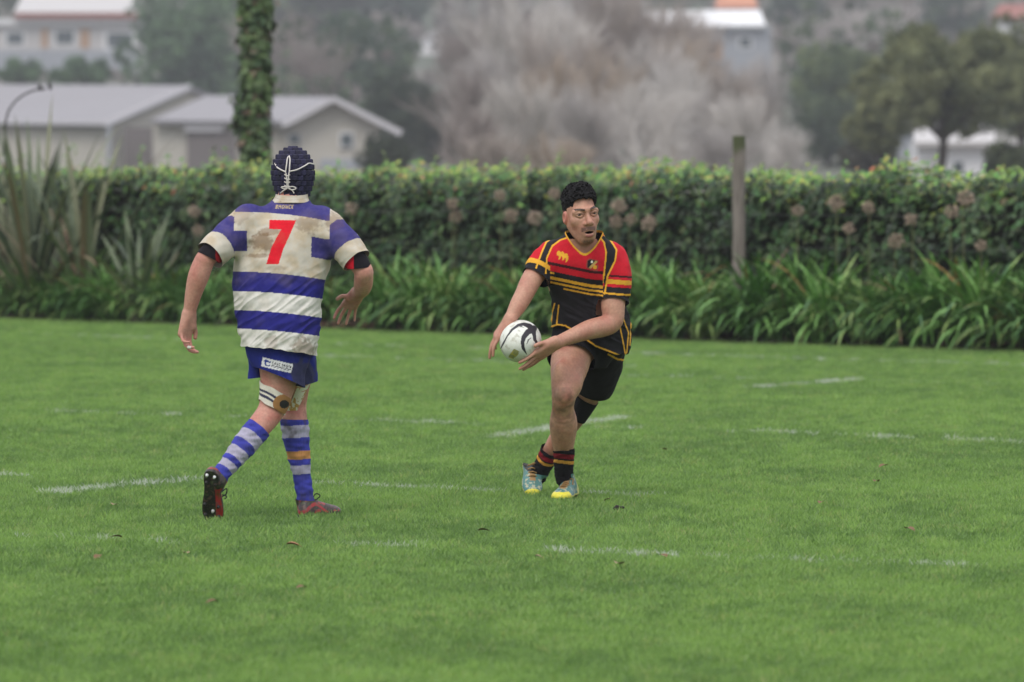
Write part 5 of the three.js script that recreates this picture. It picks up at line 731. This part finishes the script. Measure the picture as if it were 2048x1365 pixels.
  const bandR0 = [[-0.0479, 1.2864], [-0.1097, 1.2746], [-0.1619, 1.2342], [-0.1833, 1.1867], [-0.2094, 1.1154]], bandR1 = [[-0.0455, 1.2627], [-0.0954, 1.2461], [-0.1334, 1.2176], [-0.1595, 1.1606], [-0.1643, 1.0893]];
  const bandL1 = [[0.0922, 1.2579], [0.1112, 1.2342], [0.1207, 1.1867], [0.1089, 1.0655]], bandL0 = [[0.1136, 1.2674], [0.1397, 1.2484], [0.1706, 1.1986], [0.1635, 1.1487], [0.1279, 1.0774], [0.1137, 0.9919]], outL = [[0.1041, 1.2888], [0.1468, 1.2722], [0.2134, 1.2223], [0.249, 1.1368], [0.2515, 1.0584]];
  const regR = [...bandR0, ...bandR1.slice().reverse()], regL = [...bandL1, ...bandL0.slice().reverse()];
  const sideL = [[[0.1898, 0.9443], [0.2064, 0.8635], [0.2302, 0.8041], [0.2208, 0.7066]], [[0.1874, 0.8398], [0.2065, 0.7447], [0.2184, 0.6829]], [[0.242, 0.9586], [0.2444, 0.8635], [0.2374, 0.7447]], [[-0.1215, 0.9443], [-0.1334, 0.8992], [-0.1381, 0.8398]], [[-0.1025, 0.9348], [-0.1072, 0.8921], [-0.112, 0.8445]]];
  const hemLine = [[-0.1523, 0.8279], [-0.1072, 0.8445], [-0.0716, 0.8398], [-0.024, 0.8113], [0.071, 0.7447], [0.1542, 0.7114], [0.2184, 0.6829]];
  const claw = [[-0.1025, 1.1748], [-0.0859, 1.1701], [-0.0693, 1.1629]], crest = [[0.0281, 1.1511], [0.0424, 1.1606], [0.0851, 1.1487], [0.0804, 1.0988], [0.0614, 1.0988], [0.0258, 1.1154]];
  const neckY = (x, z) => { const u = (x - 0.0188) / 0.098, w = sstep(0.13, 0.25, z); return 1.2912 + 0.02 * Math.max(0, Math.abs(u) - 0.9) - w * 0.108 * Math.max(0, 1 - Math.abs(u) ** 1.6); };
  const jc = (x, y, z, nx, ny, nz) => {
    const n = fbm(x * 10, y * 10, z * 10), fine = fbm(x * 60, y * 60, z * 60, 2), out = (c) => c.map((q) => q * (1 + 0.13 * fine + 0.08 * n)), on = (l, w) => lineDist(l, x, y)[0] < w;
    const pr = sR.param(x, y, z), pl = sL.param(x, y, z), front = nz > -0.25;
    if (Math.hypot(x - 0.0116, y - 1.2674, z - 0.2) < 0.18 && neckY(x, z) - y < 0.011) return out(gold);
    if (!front) return out(black);
    if (on(bandR0, 0.0038) || on(bandR1, 0.0038) || on(bandL1, 0.0038) || on(bandL0, 0.004) || on(outL, 0.0036)) return out(gold);
    if (pr[1] < 0.03 && x < -0.1428 && pr[0] > 0.2) { const s = pr[0]; if (Math.abs(s - 0.4) < 0.018) return out(gold); if (s > 0.4) return out(black); }
    if (pl[1] < 0.035 && x > 0.1067 && !inside(regL, x, y) && y < 1.113) { const v = y + 0.08 * (x - 0.1661); if (x > 0.254) return out(black); if (Math.abs(v - 0.9907) < 0.0045) return out(gold); if (v < 1.0228) return out(black); if (v < 1.0584 && v > 1.037) return out(gold); if (v < 1.0798 && v > 1.0703) return out(maroon); return out(red); }
    if (inside(regR, x, y) || inside(regL, x, y)) return out(black);
    if (y > 1.113 && (x > 0.2517 || lineDist(outL, x, y)[0] < 0 )) return out(black);
    const ve = y + 0.205 * (x - -0.1595) - 0.35 * Math.max(0, x - 0.0473) * 0.3;
    if (ve > 1.1059) {
      for (const [cx, cy] of claw) { const u = x - cx, v = y - cy; if (Math.hypot(u / 0.011, v / 0.021) < 1 && Math.hypot((u + 0.005) / 0.011, (v + 0.01) / 0.02) > 0.45) return out(gold); }
      if (inside(crest, x, y)) { const u = (x - 0.0259) / 0.06, v = (y - 1.0988) / 0.062; if (!inside(crest.map(([a, b]) => [a * 0.82 + 0.0568 * 0.18, b * 0.82 + 1.1297 * 0.18]), x, y)) return out(lin(150, 70, 62)); if (Math.abs(u - v - 0.05) < 0.13) return out(lin(196, 160, 96)); if (Math.hypot(u - 0.45, v - 0.72) < 0.1) return out(lin(230, 226, 214)); return out(u > v ? (Math.hypot(u - 0.7, v - 0.3) < 0.16 ? gold : red) : black); }
    }
    if (ve < 1.1463 && ve > 1.132) return out(maroon);
    if (ve > 1.1035) return out(red);
    if ((ve < 1.1 && ve > 1.0917 && x < -0.1238) || (ve < 1.0786 && ve > 1.0643) || (ve < 1.0548 && ve > 1.0453) || (ve < 1.0358 && ve > 1.0275 && x > -0.081)) return out(gold);
    for (const l of sideL) if (on(l, 0.0032)) return out(gold);
    if (on(hemLine, 0.0038)) return out(gold);
    return out(black);
  };
  const jersey = part('jersey', solid(jf, ...bounds(0.11, [-0.2387, 1.0113, 0.25], [0.2501, 1.2905, -0.06], [0.0467, 0.675, 0.05]), 0.0032, jc,
    (x, y, z) => x > -0.1785 && y < 0.9111 ? (() => { let h = 0.8113; for (let i = 0; i < hemLine.length - 1; i++) if (x >= hemLine[i][0] && x <= hemLine[i + 1][0]) h = mix(hemLine[i][1], hemLine[i + 1][1], (x - hemLine[i][0]) / (hemLine[i + 1][0] - hemLine[i][0])); if (x > hemLine[6][0]) h = hemLine[6][1]; return h - 0.006 - y; })() : -1,
    cuff(sR, jt, plane(hemR, [-0.11, -0.17, 0.1])), cuff(sL, jt, plane(hemL, [-0.01, -0.2, 0.08])),
    near([0.0091, 1.2698, 0.2], 0.17, (x, y, z) => y - neckY(x, z))), cloth({ roughness: 0.82 }), P);

  // shorts
  const sf = (t) => (x, y, z) => t(x, y, z) - 0.005 * fbm(x * 11, y * 8, z * 11, 2);
  const pel = trunkField([[0.0286, 0.637, -0.02, 0.1, 0.11, 0.25], [0.0332, 0.7087, -0.01, 0.145, 0.135, 0.25], [0.0495, 0.8163, 0.012, 0.178, 0.14, 0.25], [0.0468, 0.8881, 0.03, 0.158, 0.12, 0.25]]);
  const tR = chain([[-0.0244, 0.7459, 0.04, 0.112], [-0.0417, 0.6817, 0.11, 0.113], [-0.0566, 0.6201, 0.18, 0.11]]), tL = chain([[0.1055, 0.7423, -0.08, 0.115], [0.0906, 0.6142, -0.2, 0.107], [0.0538, 0.4902, -0.31, 0.09]]);
  const sCol = (x, y, z, nx, ny, nz) => { const c = lineDist([[0.1328, 0.7019], [0.178, 0.6757], [0.2137, 0.6686]], x, y)[0] < 0.004 && nz > 0 ? gold : lin(26, 25, 29); return c.map((q) => q * (1 + 0.15 * fbm(x * 50, y * 50, z * 50, 2))); };
  const bb = bounds(0.15, [-0.1202, 0.8201, 0.15], [0.2194, 0.4714, -0.3]);
  part('shorts', mergeGeometries([solid(sf((x, y, z) => smin(pel(x, y, z), tR(x, y, z), 0.03)), ...bb, 0.004, sCol, plane([-0.0466, 0.6845, 0.125], [-0.03, -0.17, 0.165]), (x, y, z) => 0.5782 - y), solid(sf((x, y, z) => tL(x, y, z)), ...bb, 0.004, sCol, plane([0.0582, 0.525, -0.28], [-0.06, -0.2, -0.12]))]), cloth(), P);
  // knee sleeve and socks
  const knee = chain([[0.0511, 0.5198, -0.29, 0.069], [0.0277, 0.4628, -0.335, 0.06], [-0.0246, 0.3858, -0.39, 0.061]]);
  part('knee_sleeve', solid(knee, ...bounds(0.08, [0.0511, 0.5198, -0.29], [-0.0294, 0.381, -0.39]), 0.0034, (x, y, z) => lin(25, 24, 28), plane([0.0395, 0.4826, -0.32], [0.1, 0.16, 0.06]), plane([-0.0199, 0.3909, -0.385], [-0.1, -0.14, -0.06])), cloth(), P);
  const sockCol = (s) => (s > 0.16 && s < 0.34 ? lin(122, 24, 36) : s > 0.4 && s < 0.52 ? lin(206, 148, 64) : lin(25, 23, 28));
  const kR = chain([[-0.0781, 0.2661, 0.09, 0.052], [-0.0766, 0.2119, 0.05, 0.049], [-0.0762, 0.1386, 0.01, 0.045], [-0.0714, 0.1024, 0, 0.042]]), kL = chain([[-0.13, 0.2388, -0.49, 0.049], [-0.1491, 0.1916, -0.515, 0.047], [-0.1877, 0.1118, -0.56, 0.044], [-0.1973, 0.0894, -0.57, 0.042]]);
  const knit = (k) => (x, y, z) => k(x, y, z) + 0.0025 * noise3(x * 20, y * 60, z * 20) + 0.0008 * Math.sin(x * 700 + z * 300);
  part('sock', solid(knit(kR), ...bounds(0.08, [-0.0781, 0.2661, 0.09], [-0.0714, 0.1024, 0]), 0.003, (x, y, z) => sockCol(clamp((0.2499 - y - 0.1 * (x - -0.0763)) / 0.13, 0, 1)).map((c) => c * (1 + 0.2 * fbm(x * 60, y * 60, z * 60, 2))), (x, y, z) => y - 0.2488 - 0.12 * (x - -0.0763)), cloth(), P);
  part('sock', solid(knit(kL), ...bounds(0.08, [-0.13, 0.2388, -0.49], [-0.1973, 0.0894, -0.57]), 0.003, (x, y, z) => sockCol(clamp(plane([-0.1396, 0.2238, -0.5], [-0.05, -0.1, -0.06])(x, y, z) / 0.13, 0, 1)).map((c) => c * (1 + 0.2 * fbm(x * 60, y * 60, z * 60, 2))), plane([-0.1396, 0.2238, -0.5], [0.05, 0.1, 0.06])), cloth(), P);
  // boots: teal uppers, yellow toe and heel
  const teal = lin(74, 124, 122), yel = lin(224, 214, 62), paleY = lin(204, 200, 120), sole = lin(30, 30, 30), laceC = lin(150, 116, 72), bootMat = vcol(0.5);
  const stud = new THREE.CylinderGeometry(0.0085, 0.005, 0.015, 10), dark = mat([0.02, 0.02, 0.02], 0.6);
  const boot = (heel, toe, up, ankle, topCut, cap) => {
    const f = footField(heel, toe, up, 1.05), top = chain(ankle, 1);
    const b = part('boot', solid((x, y, z) => smin(f(x, y, z), top(x, y, z), 0.022), ...bounds(0.09, heel, toe, ankle[0]), 0.003, (x, y, z) => {
      const [t, l, h] = f.at(x, y, z), n = fbm(x * 34, y * 34, z * 34), m = fbm(x * 50 + 7, y * 50, z * 50);
      let q = h < 0.005 ? sole : t > cap && h < 0.034 ? yel : t < 0.22 ? paleY : h < 0.014 ? paleY : Math.abs(l) < 0.014 && h > 0.04 && t > 0.3 && t < 0.75 ? laceC : n > 0.22 ? lin(168, 170, 146) : teal;
      return lerp3(q, lin(96, 98, 66), (t > cap ? 0.15 : 0.35) * sstep(0.05, 0.4, m));
    }, topCut), bootMat, P);
    for (const [t, l] of [[0.07, -0.018], [0.08, 0.018], [0.62, -0.032], [0.64, 0.03], [0.82, -0.028], [0.83, 0.028]]) { const st = part('stud', stud, dark, b); st.position.set(...f.place(t, l, -0.005)); st.quaternion.setFromUnitVectors(V(0, 1, 0), f.U); }
    return [b, f];
  };
  const [bR, fR] = boot([-0.0301, 0.0265, -0.08], [-0.1037, 0.0172, 0.18], [0, 1, -0.05], [[-0.075, 0.136, 0.005, 0.046], [-0.0618, 0.0828, -0.01, 0.04]], plane([-0.0714, 0.1262, 0], [0, 1, -0.25]), 0.8);
  const [bL, fL] = boot([-0.2407, 0.1505, -0.66], [-0.222, -0.0029, -0.44], [0.1, 0.77, 0.63], [[-0.1828, 0.1169, -0.555, 0.044], [-0.207, 0.0918, -0.57, 0.04]], plane([-0.1877, 0.1074, -0.55], [0.3, 1, 0.2]), 0.93);
  const tube = (pts, r) => new THREE.TubeGeometry(new THREE.CatmullRomCurve3(pts.map((p) => V(...p))), 20, r, 6), laceMat = mat(laceC, 0.9);
  for (const [b, f] of [[bR, fR], [bL, fL]]) part('lace', mergeGeometries([0.4, 0.48, 0.56, 0.64].map((t, i) => tube([f.place(t, -0.02, 0.064 - i * 0.005), f.place(t + 0.02, 0, 0.078 - i * 0.006), f.place(t, 0.02, 0.064 - i * 0.005)], 0.0035)).concat([tube([f.place(0.4, 0, 0.08), f.place(0.44, -0.03, 0.085), f.place(0.52, -0.036, 0.06)], 0.003)])), laceMat, b);
  return P;
}
// rugby ball held out in front of him
function rugbyBall() {
  const c = [-0.2836, 0.7722, 0.37], o = [0.3234, 0, -28.5029];
  const g = new THREE.SphereGeometry(1, 280, 200), p = g.attributes.position, col = new Float32Array(p.count * 3), ax = V(-0.16, -0.2, 1).normalize(), q = new THREE.Quaternion().setFromUnitVectors(V(0, 0, 1), ax);
  const S = (pts) => pts.map(([x, y]) => [(x - 865) / 430, (657 - y) / 430]);
  const marks = [[S([[440, 850], [520, 690], [600, 540], [700, 410], [820, 325], [930, 305], [1040, 345], [1110, 410]]), [0.012, 0.04, 0.03, 0.05, 0.06, 0.075, 0.11, 0.14]], [S([[1130, 400], [1010, 460], [930, 560], [905, 660], [920, 780], [985, 900]]), [0.15, 0.13, 0.11, 0.085, 0.075, 0.02]], [S([[1120, 400], [1140, 520], [1155, 620], [1200, 690]]), [0.13, 0.085, 0.07, 0.05]], [S([[1210, 370], [1230, 400]]), [0.07, 0.03]], [S([[1080, 570], [1020, 620], [990, 700]]), [0.008, 0.03, 0.008]], [S([[830, 360], [890, 355], [940, 375]]), [0.006, 0.02, 0.006]]];
  const olive = S([[740, 790], [840, 840], [830, 890], [720, 1000], [620, 970], [660, 880]]);
  for (let i = 0; i < p.count; i++) {
    const v = V(p.getX(i), p.getY(i), p.getZ(i)), taper = 1; v.set(v.x * 0.0975 * taper, v.y * 0.0975 * taper, v.z * 0.14).applyQuaternion(q);
    p.setXYZ(i, v.x, v.y, v.z);
    const u = v.x / 0.1005, w = v.y / 0.1005, n = fbm(v.x * 22, v.y * 22, v.z * 22); let k = lin(222, 224, 216);
    k = lerp3(k, lin(150, 146, 124), 0.5 * sstep(0.1, 0.5, n));
    if (v.z > -0.02) { for (const [l, wd] of marks) if (stroke(l, wd, u, w)) k = lin(38, 36, 44); if (inside(olive, u + 0.05 * n, w)) k = n > 0.05 ? lin(150, 148, 96) : lin(188, 172, 84); }
    k = k.map((z) => z * (1 + 0.1 * noise3(v.x * 300, v.y * 300, v.z * 300))); col.set(k, i * 3);
  }
  g.setAttribute('color', new THREE.BufferAttribute(col, 3)); g.computeVertexNormals();
  const b = shade(new THREE.Mesh(g, vcol(0.55))); b.name = 'rugby_ball'; b.position.set(c[0] + o[0], c[1] + o[1], c[2] + o[2]); scene.add(b);
  tag(b, 'white rugby ball with black swirls held between two hands', 'ball');
}
playerB(); rugbyBall();

renderer.render(scene, camera);
